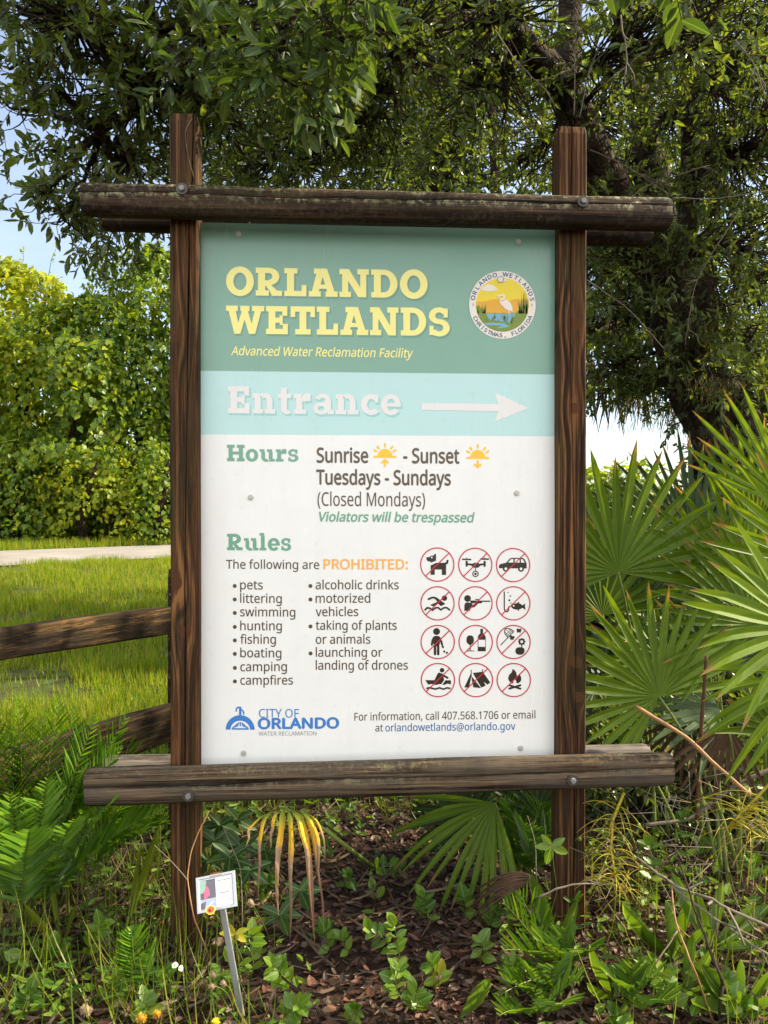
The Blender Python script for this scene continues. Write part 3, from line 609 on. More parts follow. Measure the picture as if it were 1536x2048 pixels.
IC['fire'] = [(0, [smooth_poly([(1206, 1505), (1248, 1540), (1258, 1585), (1262, 1605), (1288, 1568), (1310, 1605), (1312, 1640), (1295, 1670), (1256, 1685), (1252, 1655), (1238, 1632), (1220, 1650), (1212, 1690), (1172, 1662), (1154, 1625), (1168, 1578), (1204, 1548)], 1)] + stroke([(1170, 1704), (1300, 1744)], 24) + stroke([(1170, 1744), (1300, 1704)], 24))]
IC = {k: [(m, [p if isinstance(p, list) and p and hasattr(p[0], '__len__') else p for p in ps]) for m, ps in v] for k, v in IC.items()}
for k in ('litter', 'wine'):                     # smooth_poly gives one polygon: wrap it
    fixed = []
    for m_, ps in IC[k]:
        out = []; run = []
        for p in ps:
            if isinstance(p, tuple): run.append(p)
            else:
                if run: out.append(run); run = []
                out.append(p)
        if run: out.append(run)
        fixed.append((m_, out))
    IC[k] = fixed
rows = [283, 741, 1198, 1648]; cols = [322, 771, 1218]
ics = [['dog', 'drone', 'car'], ['swim', 'hunter', 'fish'], ['litter', 'wine', 'net'], ['boat', 'tent', 'fire']]
cen = lambda r, c: (cols[c] + (r - 1) * 2, rows[r] - (c * (3 if r else 0)))
words = dict(dog='dog', drone='drone', car='car', swim='swimmer', hunter='rifle hunter', fish='fish and hook', litter='person dropping litter', wine='wine glass and bottle', net='butterfly net and flower', boat='rower in a boat', tent='tent', fire='campfire')
for r in range(4):
    for c in range(3):
        cx, cy = cen(r, c); k = ics[r][c]; mb = MB(); cv = lambda q: (820 + q[0] / 5.908, 1080 + q[1] / 5.908)
        for m_, ps in IC[k]: shapes(mb, ps, m_, 1 if m_ == 2 else 0, cv)
        shapes(mb, ring(cx, cy, 203, 190), 1, 2, cv); shapes(mb, stroke([(cx - 139, cy + 137), (cx + 139, cy - 137)], 12, False), 1, 3, cv)
        o = put('prohibition_symbol', mb.mesh('prohibition_symbol', [P_['dark'], P_['red'], P_['white']]), panel, True); o['label'] = 'red crossed ring over a ' + words[k]

# round heron emblem (tracing at 9.035 to the pixel)
mb = MB(); ev = lambda q: (920 + q[0] / 9.035, 520 + q[1] / 9.035); ex, ey = 770, 795
mats = [P_['offw'], P_['gold'], P_['amber'], P_['olive'], P_['water'], P_['slate'], P_['reed'], P_['shade']]
shapes(mb, disc(ex, ey, 615, 615, 64), 7, -1, ev); shapes(mb, disc(ex, ey, 602, 612, 64), 0, 0, ev); shapes(mb, disc(ex, ey, 481, 486, 64), 1, 1, ev)
clip = lambda q: q if math.hypot(q[0] - ex, (q[1] - ey) * .99) < 478 else (ex + (q[0] - ex) * 478 / math.hypot(q[0] - ex, (q[1] - ey) * .99), ey + (q[1] - ey) * 478 / math.hypot(q[0] - ex, (q[1] - ey) * .99))
am = [(300, 740), (480, 730), (590, 700), (720, 690), (900, 720), (1000, 690), (1240, 700), (1245, 820), (1200, 950), (330, 950)]
shapes(mb, [[clip(q) for q in am]], 2, 2, ev)
shapes(mb, [[clip((ex + 480 * math.cos(a), ey + 484 * math.sin(a))) for a in np.linspace(R(18), R(162), 40)]], 3, 3, ev)
shapes(mb, [[clip(q) for q in [(300, 860), (330, 800), (380, 850), (470, 930), (470, 960), (330, 960)]], [clip(q) for q in [(1000, 960), (1060, 880), (1150, 800), (1245, 800), (1200, 960)]]], 3, 3.5, ev)
shapes(mb, [[(470, 955), (1010, 955), (990, 1000), (930, 1060), (880, 1120), (780, 1110), (700, 1080), (560, 1075), (500, 1020)], [(430, 1130), (600, 1120), (800, 1130), (900, 1195), (660, 1225), (760, 1170), (480, 1165)]], 4, 4, ev)
rg = random.Random(3)
for k in range(34):
    a = rg.uniform(470, 1010); b = rg.uniform(1040, 1130); shapes(mb, [[(a - 9, b), (a + 9, b), (a + rg.uniform(-20, 20), b - rg.uniform(60, 150))]], 3, 5, ev)
for k in range(40):
    a = rg.choice([rg.uniform(310, 460), rg.uniform(1010, 1235), rg.uniform(1080, 1235)]); hgt = rg.uniform(60, 200) if a < 500 else rg.uniform(120, 420); b = 950
    tip = clip((a + rg.uniform(-50, 60), b - hgt)); shapes(mb, [[clip((a - 10, b)), clip((a + 10, b)), tip]], 6 if k % 3 else 3, 5, ev)
shapes(mb, [[clip(q) for q in [(375, 530), (450, 460), (520, 425), (600, 440), (660, 490), (675, 540), (600, 545), (510, 560), (440, 540)]]], 0, 3, ev)
shapes(mb, [smooth_poly([(745, 780), (775, 720), (830, 700), (890, 730), (940, 810), (955, 900), (930, 920), (880, 890), (830, 880), (780, 830)], 1)] + stroke([(690, 640), (760, 622), (790, 625), (805, 650), (785, 690), (745, 700), (735, 740), (760, 790)], 34) + [[(640, 645), (720, 618), (740, 640)]] + stroke([(868, 880), (880, 960)], 11) + stroke([(890, 880), (905, 960)], 11) + [[(900, 890), (960, 940), (940, 870)]], 0, 6, ev)
shapes(mb, disc(735, 340, 60, 44), 0, 6, ev); shapes(mb, ring(735, 340, 58, 50), 5, 7, ev); shapes(mb, stroke([(785, 330), (795, 375), (815, 340), (830, 375), (850, 320)], 16), 0, 6, ev)
def ring_text(body, rad, a_of, flip, size):
    n = len(body)
    for i, ch in enumerate(body):
        if ch == ' ': continue
        v, f = text_verts(ch); l = min(p[0] for p in v); r = max(p[0] for p in v); an = R(a_of(i / (n - 1))); vs = []
        for X, Y, _ in v:
            X = (X - (l + r) / 2) / CAPH * size * 1.15; Y = (Y / CAPH - .5) * size
            rr = rad + Y if not flip else rad - Y; aa = an - X / rad if not flip else an + X / rad
            q = pan(*ev((ex + rr * math.cos(aa), ey - rr * 1.01 * math.sin(aa)))); vs.append((q[0], LY * 2, q[1]))
        for bi, (bu, bv) in enumerate(((0, 0), (6e-4, 0), (-6e-4, 0), (0, 6e-4), (0, -6e-4))): mb.add([(a + bu, b - bi * 2e-5, c + bv) for a, b, c in vs], f, 5)
ring_text('ORLANDO WETLANDS', 545, lambda u: 167 - u * 156, False, 72)
ring_text('CHRISTMAS, FLORIDA', 545, lambda u: 206 + u * 130, True, 66)
for sx in (-1, 1): shapes(mb, stroke([(ex + sx * 530 - 8, ey - 22), (ex + sx * 530 + 8, ey - 5), (ex + sx * 530 - 8, ey + 8), (ex + sx * 530 + 8, ey + 26)], 9), 5, 1, ev)
put('heron_emblem', mb.mesh('heron_emblem', mats), panel, True)
# ------------------------------------------------------------------ ground, lawn, road
def grid_sheet(name, xs, ys, zf, mat, kind='structure'):
    nx, ny = len(xs), len(ys); v = [(x, y, zf(x, y)) for y in ys for x in xs]
    f = [(j * nx + i, j * nx + i + 1, (j + 1) * nx + i + 1, (j + 1) * nx + i) for j in range(ny - 1) for i in range(nx - 1)]
    me = bpy.data.meshes.new(name); me.from_pydata(v, [], f); me.materials.append(mat)
    for p in me.polygons: p.use_smooth = True
    o = bpy.data.objects.new(name, me); link(o); o['kind'] = kind; return o
t = NT('ground_soil'); o_ = t.co(); X, Y, Z = t.xyz(o_)
soil = t.ramp(t.noise(o_, 28, 8, .7), [(.3, (.016, .009, .006)), (.55, (.045, .026, .017)), (.75, (.09, .055, .036))])
turf = t.ramp(t.noise(o_, 5, 6, .65), [(.32, (.05, .036, .02)), (.55, (.055, .075, .018)), (.75, (.085, .12, .02))])
gm = t.math('ADD', t.math('MULTIPLY', t.math('SUBTRACT', Y, .9), 1.6), t.math('MULTIPLY', t.math('SUBTRACT', t.noise(o_, 2.5, 4), .5), 1.2), clamp=True)
t.bump(t.noise(o_, 60, 6, .7), .8, .02)
M['ground'] = t.fin(t.mix(gm, soil, turf), .9, .15)
xs = sorted(set([-1500, -600, -250, -120, -60, -40, -30] + list(np.linspace(-24, 24, 97)) + [30, 40, 60, 120, 250, 600, 1500]))
ys = sorted(set([-1500, -400, -100, -40, -20, -10] + list(np.linspace(-6, 34, 121)) + [40, 60, 120, 250, 600, 1500]))
def gz(x, y):
    b = 0.012 * mnoise.noise(Vector((x * 1.5, y * 1.5, 0))) if abs(x) < 25 and -6 < y < 34 else 0
    return ground_z(x, y) + b - .01
grid_sheet('ground', xs, ys, gz, M['ground'])
# pale lane, receding to the right beyond the lawn
pa, pb_ = on_ground(0, 1133), on_ground(340, 1116); rd = (pb_ - pa); rd.z = 0; rd.normalize(); rn = Vector((-rd.y, rd.x, 0))
if rn.y < 0: rn = -rn
t = NT('road_concrete'); o_ = t.co()
c = t.ramp(t.noise(o_, 1.2, 8, .65), [(.3, (.17, .155, .14)), (.6, (.26, .24, .22)), (.8, (.31, .29, .27))])
c = t.mix(t.math('MULTIPLY', t.noise(o_, 90, 3), .35), c, (.2, .185, .17))
vo = t.n('ShaderNodeTexVoronoi', feature='DISTANCE_TO_EDGE'); t.set(vo.inputs['Vector'], t.mix(.25, o_, t.noise(o_, 1.3, 4, out='Color'))); vo.inputs['Scale'].default_value = .32
c = t.mix(t.math('MULTIPLY', t.math('LESS_THAN', vo.outputs['Distance'], .0035), .7), c, (.10, .09, .08))
M['road'] = t.fin(c, .85, .2)
ROADW = 4.3; mb = MB(); vs = []; nseg = 90
for i in range(nseg + 1):
    c0 = pa + rd * (-60 + 150 * i / nseg)
    for k in range(5):
        q = c0 + rn * (ROADW * k / 4 + (mnoise.noise(Vector((i * .9, k, 0))) * .07 if k in (0, 4) else 0)); vs.append((q.x, q.y, ground_z(q.x, q.y) + .012 + .03 * (1 - abs(k - 2) / 2)))
mb.add(vs, [(i * 5 + k, (i + 1) * 5 + k, (i + 1) * 5 + k + 1, i * 5 + k + 1) for i in range(nseg) for k in range(4)], 0, True)
o = put('road', mb.mesh('road', M['road'])); o['kind'] = 'structure'
def road_side(x, y): return (Vector((x, y, 0)) - Vector((pa.x, pa.y, 0))).dot(rn)

# lawn blades
def blades(name, P, L, W, lean, mats, tmplk=3, seed=1):
    r = np.random.default_rng(seed); n = len(P)
    az = r.uniform(0, 2 * np.pi, n); D = np.stack([np.cos(az) * lean, np.sin(az) * lean, np.ones(n)], 1)
    N = np.stack([np.cos(az), np.sin(az), -lean], 1)
    tv = T_lance(fold=.0, bend=-.35, k=tmplk, wf=lambda t: .5 * (1 - t) ** .6)
    tv = (tv[0] * np.array([1, 1, -1]), tv[1])
    return put(name, leaf_mesh(name, P, D, -N, L, W, tv, mats))
M['lawn'] = leaf_mat('lawn_blade', [(.085, .15, .008), (.14, .22, .010), (.20, .28, .012), (.27, .31, .016), (.30, .24, .07)], .5, (1.6, 1.5, .5, 1), .5, .25, 0)
n = 150000; r = np.random.default_rng(11)
d = 3.4 + (15.5 - 3.4) * r.random(n) ** .8; px = r.uniform(-160, 430, n); P = np.empty((n, 3)); keep = np.zeros(n, bool)
base = np.array([CAM.x, CAM.y]); fx_ = np.array([FW.x, FW.y]); rx_ = np.array([RT.x, RT.y])
xy = base + d[:, None] * (fx_ + rx_ * ((px - 768) / FPX)[:, None])
pat = np.array([mnoise.noise(Vector((x * 1.3, y * 1.3, 3))) * .7 + mnoise.noise(Vector((x * 4, y * 4, 3))) * .5 for x, y in xy])
side = (xy - np.array([pa.x, pa.y])) @ np.array([rn.x, rn.y])
keep = (side < -.05) & (r.random(n) < np.clip(.50 + pat * 1.5, .06, 1))
xy = xy[keep]; P = np.column_stack([xy, [ground_z(a, b) - .015 for a, b in xy]]); n = len(P)
o = blades('lawn_grass', P, r.uniform(.05, .15, n) * (1 + .6 * np.clip(pat[keep], -1, 1)), r.uniform(.005, .011, n), r.uniform(.15, 1.3, n), M['lawn'], 3, 5); o['kind'] = 'stuff'
# verge along the far side of the lane
n = 26000; a = r.uniform(-14, 22, n); b = ROADW + r.gamma(1.6, .35, n)
xy = np.array([pa.x, pa.y]) + a[:, None] * np.array([rd.x, rd.y]) + b[:, None] * np.array([rn.x, rn.y])
P = np.column_stack([xy, [ground_z(u, v) - .02 for u, v in xy]])
o = blades('verge_grass', P, r.uniform(.08, .28, n), r.uniform(.008, .016, n), r.uniform(.1, .8, n), M['lawn'], 3, 6); o['kind'] = 'stuff'

# ------------------------------------------------------------------ split rail fence running to the left of the sign
fence = thing('split_rail_fence', 'dark split rail fence of rough boards left of the sign', 'fence', at_d(330, 1500, 3.4) * 1.0)
fence.location.z = 0
ra = at_d(352, 1239, 3.36); rb_ = at_d(-10, 1289, 2.60); dv = (rb_ - ra).normalized()
rc = at_d(352, 1440, 3.36); rdn = at_d(-10, 1552, 2.60)
for A, B, hh, sd_ in ((ra + dv * -.08, ra + dv * 2.4, .058, 3), (rc + dv * -.08, rc + (rdn - rc).normalized() * 2.4, .078, 8)):
    mb = MB(); sweep(mb, A, B, rrect(.024, hh, .012, 3), 90, .012, sd_); put('rail', mb.mesh('rail', M['rail']), fence)
for q in (ra + dv * -.02, ra + dv * 2.36):
    mb = MB(); sweep(mb, (q.x, q.y + .06, -.1), (q.x, q.y + .06, 1.18), rrect(.055, .055, .012, 3), 30, .008, q.x); put('post', mb.mesh('post', M['rail']), fence)

# ------------------------------------------------------------------ trees
M['bark'] = bark_mat('mossy_bark', (.009, .006, .004), (.032, .021, .013), (.12, .12, .07))
M['twig'] = flat_mat('twig_bark', (.050, .036, .024), .85, .15, 0, .5, 60)
M['twig_grey'] = flat_mat('dry_twig', (.20, .165, .125), .85, .15, 0, .45, 60)
M['oak_leaf'] = leaf_mat('oak_leaf', [(.038, .060, .020), (.062, .092, .029), (.090, .125, .037), (.13, .165, .042), (.12, .13, .035)], .42, (1.9, 1.9, .45, 1), .33, .5, .3)
M['oak_near'] = leaf_mat('near_oak_leaf', [(.040, .075, .022), (.058, .10, .030), (.080, .125, .036), (.10, .14, .032)], .3, (1.7, 1.7, .4, 1), .5, .3, .25)
M['back_leaf'] = leaf_mat('sunlit_leaf', [(.030, .055, .010), (.055, .09, .014), (.085, .12, .016), (.13, .15, .022)], .5, (1.8, 1.6, .4, 1), .45, .35, .15)
M['vine_leaf'] = leaf_mat('vine_leaf', [(.050, .105, .006), (.082, .15, .008), (.125, .205, .009), (.18, .25, .010), (.26, .30, .011)], .5, (1.9, 1.7, .3, 1), .42, .35, .15)
M['vine_yellow'] = leaf_mat('vine_leaf_yellow', [(.16, .24, .010), (.23, .30, .012), (.30, .35, .014), (.36, .34, .015)], .5, (1.7, 1.5, .3, 1), .45, .3, .1)

def rand_dirs(r, n): return nrm(r.normal(size=(n, 3)))
def twig_leaves(r, B, D, Ln, k, leafL, leafW, spread=.9, droop=0.0, tip=3):
    """k leaves along each twig and a rosette at its end"""
    n = len(B); t = np.tile(np.linspace(.18, 1, k), n) + r.uniform(-.05, .05, n * k)
    t = np.clip(t, 0, 1); Bk = np.repeat(B, k, 0); Dk = np.repeat(D, k, 0); Lk = np.repeat(Ln, k)
    P = Bk + Dk * (t * Lk)[:, None]; P[:, 2] -= droop * (t ** 2) * Lk
    q = rand_dirs(r, n * k); q = nrm(q - Dk * (q * Dk).sum(1, keepdims=True))
    out = nrm(Dk * r.uniform(.35, 1.0, (n * k, 1)) + q * spread + np.array([0, 0, -.15]))
    up = nrm(np.array([0, 0, 1.0]) + r.normal(size=(n * k, 3)) * .55)
    L = leafL * r.uniform(.42, 1.3, n * k) * (.7 + .5 * (1 - np.abs(t - .75))); W = leafW * L / leafL * r.uniform(.8, 1.2, n * k)
    return P, out, up, L, W

def tree(name, label, cat, trunks, clumps, spec, leafmat, barkmat=None, group=None, tmpl=None, seed=0, parts=('trunk', 'crown'), base=None, branch_r=.02):
    """trunks: [(points, r0, r1)], clumps: [(centre, radii, twigs)]; spec: twig length, leaves, leaf length, leaf width, droop"""
    r = np.random.default_rng(seed); tl, k, lL, lW, droop = spec
    b0 = Vector(base if base is not None else trunks[0][0][0]); b0.z = max(0, ground_z(b0.x, b0.y)) if base is None else b0.z
    th = thing(name, label, cat, b0, group); tb = MB(); allp = []
    for pts, r0, r1 in trunks:
        pts = [Vector(p) for p in pts]; fine = []
        for a, b in zip(pts[:-1], pts[1:]):
            m_ = max(3, int((b - a).length / .15))
            for i in range(m_): fine.append(a.lerp(b, i / m_))
        fine.append(pts[-1])
        for _ in range(3): fine = [fine[0]] + [(fine[i - 1] + fine[i] * 2 + fine[i + 1]) / 4 for i in range(1, len(fine) - 1)] + [fine[-1]]
        m_ = len(fine); rad = [r0 + (r1 - r0) * i / (m_ - 1) for i in range(m_)]
        fine = [p + Vector((mnoise.noise(p * 2 + Vector((seed, 0, 0))), mnoise.noise(p * 2 + Vector((0, seed, 9))), 0)) * rad[i] * .6 for i, p in enumerate(fine)]
        rad = [q * (1 + .22 * mnoise.noise(fine[i] * 4)) for i, q in enumerate(rad)]
        s0 = len(tb.v); tb.tube(fine, rad, 14 if r0 > .08 else 8, 0)
        if r0 > .05:
            for i in range(s0, len(tb.v)):
                p = Vector(tb.v[i]); c = fine[min((i - s0) // (14 if r0 > .08 else 8), m_ - 1)]
                tb.v[i] = tuple(c + (p - c) * (1 + .22 * mnoise.noise(p * 14) + .18 * mnoise.noise(p * 5)))
        allp += fine
    AP = np.array([tuple(p) for p in allp]); cr = MB(); P_all = []
    for ci, (c, rad, n) in enumerate(clumps):
        c = np.array(c, float); rad = np.array(rad if hasattr(rad, '__len__') else (rad,) * 3, float)
        q = rand_dirs(r, n) * (r.random((n, 1)) ** .45); B = c + q * rad
        D = nrm(q * rad / rad.mean() * .8 + r.normal(size=(n, 3)) * .55 + np.array([0, 0, .10]))
        Ln = tl * r.uniform(.6, 1.3, n)
        P_all.append(twig_leaves(r, B, D, Ln, k, lL, lW, .9, droop))
        i0 = np.argmin(((AP - c) ** 2).sum(1)); a = Vector(AP[i0]); cc = Vector(c)
        mid = (a + cc) / 2 + Vector(r.normal(size=3)) * (cc - a).length * .12
        hub = [a * (1 - u) ** 2 + mid * 2 * u * (1 - u) + cc * u * u for u in np.linspace(0, 1, 9)]
        hub = [p + Vector((mnoise.noise(p * 6), mnoise.noise(p * 6 + Vector((5, 0, 0))), mnoise.noise(p * 6 + Vector((0, 7, 0))))) * .05 * rad.mean() for p in hub]
        br = branch_r * (.5 + rad.mean()); tb.tube(hub, [br * (1 - .65 * i / 8) for i in range(9)], 6, 0)
        step = max(1, n // 120)
        for i in range(0, n, step):
            s0 = hub[4 + int(r.integers(0, 5))]; e0 = Vector(B[i]); m2 = (s0 + e0) / 2 + Vector(r.normal(size=3)) * (e0 - s0).length * .16
            pts = [s0 * (1 - u) ** 2 + m2 * 2 * u * (1 - u) + e0 * u * u for u in (0, .25, .5, .75, 1)]
            cr.tube(pts, [br * .30, br * .25, br * .2, br * .16, br * .12], 4, 1, False)
        for i in range(0, n, max(1, n // 400)):
            e0 = Vector(B[i]); e1 = e0 + Vector(D[i]) * Ln[i]; e1.z -= droop * Ln[i]; cr.tube([e0, (e0 + e1) / 2 + Vector((0, 0, droop * Ln[i] * .25)), e1], [.0022 * lL / .07 + .0004, .0018 * lL / .07, .001], 3, 1, False)
    P, D, U, L, W = [np.concatenate(x) for x in zip(*P_all)]
    put(parts[0], tb.mesh(parts[0], barkmat or M['bark']), th)
    put(parts[1], leaf_mesh(parts[1], P, D, U, L, W, tmpl or T_oval(), [leafmat, M['twig']], extra=cr), th)
    return th

def U3(px, py, d): p = at_d(px, py, d); return (p.x, p.y, p.z)
def G3(px, d): p = at_d(px, 1200, d); return (p.x, p.y, ground_z(p.x, p.y) - .05)
D0 = 5.0
oak_tr = [
    ([G3(1540, D0), U3(1510, 1120, D0), U3(1470, 920, D0), U3(1415, 740, D0 - .1), U3(1345, 570, D0 - .2), U3(1265, 440, D0 - .3), U3(1190, 335, D0 - .4), U3(1125, 175, D0 - .5)], .34, .105),
    ([U3(1128, 185, D0 - .5), U3(1070, 110, D0 - .6), U3(985, 30, D0 - .8), U3(900, -60, D0 - 1.1), U3(640, -200, D0 - 1.6)], .10, .05),
    ([U3(1128, 185, D0 - .5), U3(1140, 80, D0 - .45), U3(1148, -60, D0 - .3), U3(1200, -260, D0)], .085, .05),
    ([U3(1400, 720, D0 - .1), U3(1345, 520, D0 + .3), U3(1300, 320, D0 + .5), U3(1262, 170, D0 + .5), U3(1240, -20, D0 + .4)], .15, .07),
    ([U3(1345, 560, D0 - .2), U3(1390, 380, D0), U3(1372, 180, D0 - .2), U3(1420, -40, D0 - .4)], .08, .045),
    ([U3(985, 30, D0 - .8), U3(760, 60, 3.6), U3(520, 110, 3.3), U3(330, 190, 3.3), U3(200, 260, 3.3)], .05, .02),
    ([U3(520, 110, 3.3), U3(360, 60, 3.1), U3(160, 30, 3.0)], .03, .014),
    ([U3(640, -200, D0 - 1.6), U3(640, -60, 2.6), U3(600, 60, 2.5)], .03, .012)]
c = lambda px, py, d, rx, ry, rz, n: (U3(px, py, d), (rx, ry, rz), n)
oak_cl = [
    # left drooping limb
    c(150, 50, 3.0, .36, .45, .26, 210), c(270, 170, 3.2, .36, .45, .28, 230), c(130, 190, 3.3, .17, .35, .16, 70), c(20, 215, 3.4, .12, .3, .10, 26), c(40, 30, 2.9, .16, .3, .13, 50),
    c(250, 320, 3.4, .24, .4, .24, 150), c(70, 395, 3.3, .10, .2, .09, 26), c(130, 440, 3.4, .13, .25, .10, 42), c(225, 455, 3.5, .14, .25, .08, 40), c(300, 450, 3.6, .12, .3, .10, 40), c(190, 390, 3.5, .14, .3, .14, 50), c(90, 300, 3.4, .10, .3, .10, 26), c(20, 140, 3.1, .07, .2, .12, 12),
    # middle
    c(430, 70, 3.1, .42, .5, .30, 260), c(420, 230, 3.8, .42, .5, .30, 230), c(600, 330, 4.6, .55, .5, .25, 200), c(480, 370, 4.6, .3, .4, .2, 100), c(720, 230, 4.2, .5, .5, .35, 210),
    c(800, 90, 3.6, .45, .5, .35, 220), c(960, 170, 4.4, .5, .5, .4, 200), c(870, 300, 5.2, .5, .5, .3, 150), c(1010, 40, 4.0, .4, .4, .3, 130), c(1040, 320, 5.4, .35, .5, .3, 110), c(640, 20, 3.2, .4, .4, .25, 150),
    # right
    c(1280, 60, 3.8, .4, .5, .3, 150), c(1450, 120, 4.2, .45, .5, .4, 210), c(1500, 300, 4.6, .45, .5, .45, 200), c(1330, 230, 5.0, .4, .5, .4, 110), c(1240, 330, 5.4, .3, .4, .3, 60), c(1480, 500, 4.6, .35, .5, .4, 130), c(1400, 60, 3.4, .35, .4, .25, 100),
    c(1240, 520, 4.6, .25, .3, .28, 90), c(1220, 640, 5.2, .28, .4, .28, 110), c(1330, 690, 5.3, .3, .3, .25, 70), c(1500, 680, 5.0, .25, .4, .35, 70), c(1420, 480, 4.5, .25, .3, .25, 60),
    c(1220, 735, 5.3, .26, .3, .13, 130), c(1310, 755, 5.2, .22, .3, .12, 110), c(1372, 800, 5.0, .14, .2, .16, 80), c(1270, 790, 5.5, .16, .2, .07, 50), c(1190, 800, 5.6, .10, .2, .10, 26), c(1370, 690, 4.6, .2, .25, .14, 70), c(1440, 620, 4.5, .22, .25, .2, 80), c(1510, 780, 4.6, .2, .3, .25, 80), c(1450, 760, 4.4, .14, .2, .14, 40), c(1260, 420, 4.4, .2, .25, .2, 60), c(1330, 540, 4.4, .16, .2, .2, 50),
    # above and behind the frame: the rest of the roof of leaves
    c(300, -250, 3.0, .9, 1.0, .5, 260), c(900, -300, 3.2, 1.0, 1.0, .5, 280), c(1500, -250, 3.6, .9, 1.0, .5, 240), c(1700, 200, 5.0, .7, .9, .9, 220), c(1200, -500, 4.5, 1.3, 1.2, .6, 240)]
oak_cl = [(a, b, int(n * (.50 if i < 13 else .58))) for i, (a, b, n) in enumerate(oak_cl)]
oak = tree('oak_tree', 'spreading oak with leaning mossy trunk forking above the sign, leafy limb reaching to the left', 'tree', oak_tr, oak_cl, (.16, 11, .051, .0205, .12), M['oak_leaf'], seed=3, branch_r=.022)
# a nearer, lower bough of larger leaves
near = tree('oak_bough', 'low bough of large pale green oak leaves hanging at the top of the picture', 'tree branch',
    [([U3(700, -420, 2.9), U3(660, -200, 2.6), U3(600, 0, 2.45), U3(540, 150, 2.4)], .022, .008), ([U3(660, -200, 2.6), U3(960, -140, 2.0), U3(1200, -150, 1.7), U3(1320, -140, 1.6)], .016, .006)],
    [c(560, 130, 2.4, .13, .18, .13, 34), c(500, 60, 2.5, .12, .15, .09, 20), c(660, 60, 2.3, .16, .18, .10, 30), c(700, 10, 2.1, .12, .12, .05, 16), c(620, 190, 2.45, .07, .1, .07, 9), c(1330, -120, 1.7, .10, .08, .03, 9), c(1260, -120, 1.7, .06, .06, .03, 4), c(880, -50, 1.9, .12, .1, .04, 8), c(360, 120, 2.7, .14, .14, .10, 16)],
    (.11, 8, .062, .025, .15), M['oak_near'], seed=5, branch_r=.010, tmpl=T_round(), parts=('stem', 'foliage'), base=at_d(700, -420, 2.9))

tree('oak_tree', 'leafy oak added beyond the right edge to shade the palmettos', 'tree', [([(3.6, 2.6, -.05), (3.7, 2.6, 1.5), (3.9, 2.6, 3.4), (4.1, 2.7, 5.0)], .2, .08), ([(3.8, 2.6, 2.2), (3.4, 1.8, 3.2), (3.2, 1.2, 4.0)], .1, .04)],  # extra tree outside the frame, added to block sun from the right
    [((4.0, 2.4, 4.6), (1.2, 1.3, .9), 120), ((3.3, 1.0, 3.9), (.8, 1.0, .7), 60), ((4.0, .6, 3.2), (.8, .9, .7), 50), ((3.7, 3.6, 3.6), (.8, 1.0, .8), 90), ((3.3, 2.3, 2.6), (.6, .8, .6), 40), ((4.4, 1.2, 5.2), (1.0, 1.2, .8), 70)], (.2, 9, .07, .026, .12), M['oak_leaf'], seed=14)
# slender oak behind, seen over the top beam
tree('oak_tree', 'slender dark oak behind the sign with upright thin trunk over the top beam', 'tree',
    [([G3(1000, 7), U3(1000, 700, 7), U3(990, 380, 7), U3(984, 200, 7), U3(960, 20, 7)], .075, .035), ([U3(990, 380, 7), U3(900, 290, 7), U3(780, 260, 6.8)], .04, .015), ([U3(988, 300, 7), U3(1060, 240, 7.2), U3(1150, 230, 7.3)], .03, .012)],
    [c(760, 300, 7.2, .7, .8, .4, 170), c(900, 130, 7.4, .8, .8, .6, 220), c(560, 220, 7.4, .8, .8, .5, 200), c(1080, 130, 7.5, .7, .8, .6, 150), c(640, 60, 7.6, .9, .8, .5, 180), c(420, 330, 7.4, .45, .6, .3, 90), c(880, 380, 7.5, .7, .7, .25, 120), c(1120, 330, 7.4, .4, .5, .4, 90)],
    (.2, 8, .08, .03, .1), M['oak_leaf'], seed=9)
# sunlit trees farther behind on the right
def back_tree(name, label, px, d, top, cl, seed, spec=(.3, 9, .11, .042, .1), mat='back_leaf', r0=.13):
    tree(name, label, 'tree', [([G3(px, d), U3(px - 8, 800, d), U3(px + 5, 400, d), U3(px - 20, top, d)], r0, .05)], cl, spec, M[mat], seed=seed, branch_r=.03)
back_tree('broadleaf_tree', 'sunlit green tree seen through gaps between the posts above the sign', 820, 10, 60, [c(820, 330, 10, 1.4, 1.0, .7, 230), c(980, 180, 10.5, 1.3, 1, 1.2, 200), c(640, 200, 10.5, 1.2, 1, 1.0, 150), c(820, -60, 10.5, 2, 1, 1, 200)], 21)
back_tree('broadleaf_tree', 'yellow green backlit tree standing right of the leaning oak trunk', 1420, 9, 60, [c(1440, 300, 9, 1.1, 1, 1.2, 260), c(1380, 80, 9.3, 1.2, 1, 1.0, 240), c(1300, 420, 9.5, .8, .8, .9, 150), c(1520, 560, 9, .7, .8, .9, 150), c(1560, 120, 9.3, 1, 1, 1.2, 150)], 22)
back_tree('broadleaf_tree', 'dark shaded tree filling the gap between right post and leaning oak trunk', 1140, 7.6, 120, [c(1220, 540, 7.6, .5, .6, .45, 210), c(1300, 620, 7.8, .5, .6, .4, 190), c(1200, 660, 7.7, .35, .5, .3, 130), c(1250, 400, 7.8, .55, .6, .5, 170), c(1370, 520, 7.7, .4, .6, .5, 130), c(1200, 250, 8, .7, .7, .6, 170)], 23, (.22, 8, .085, .03, .1), 'oak_leaf', .09)
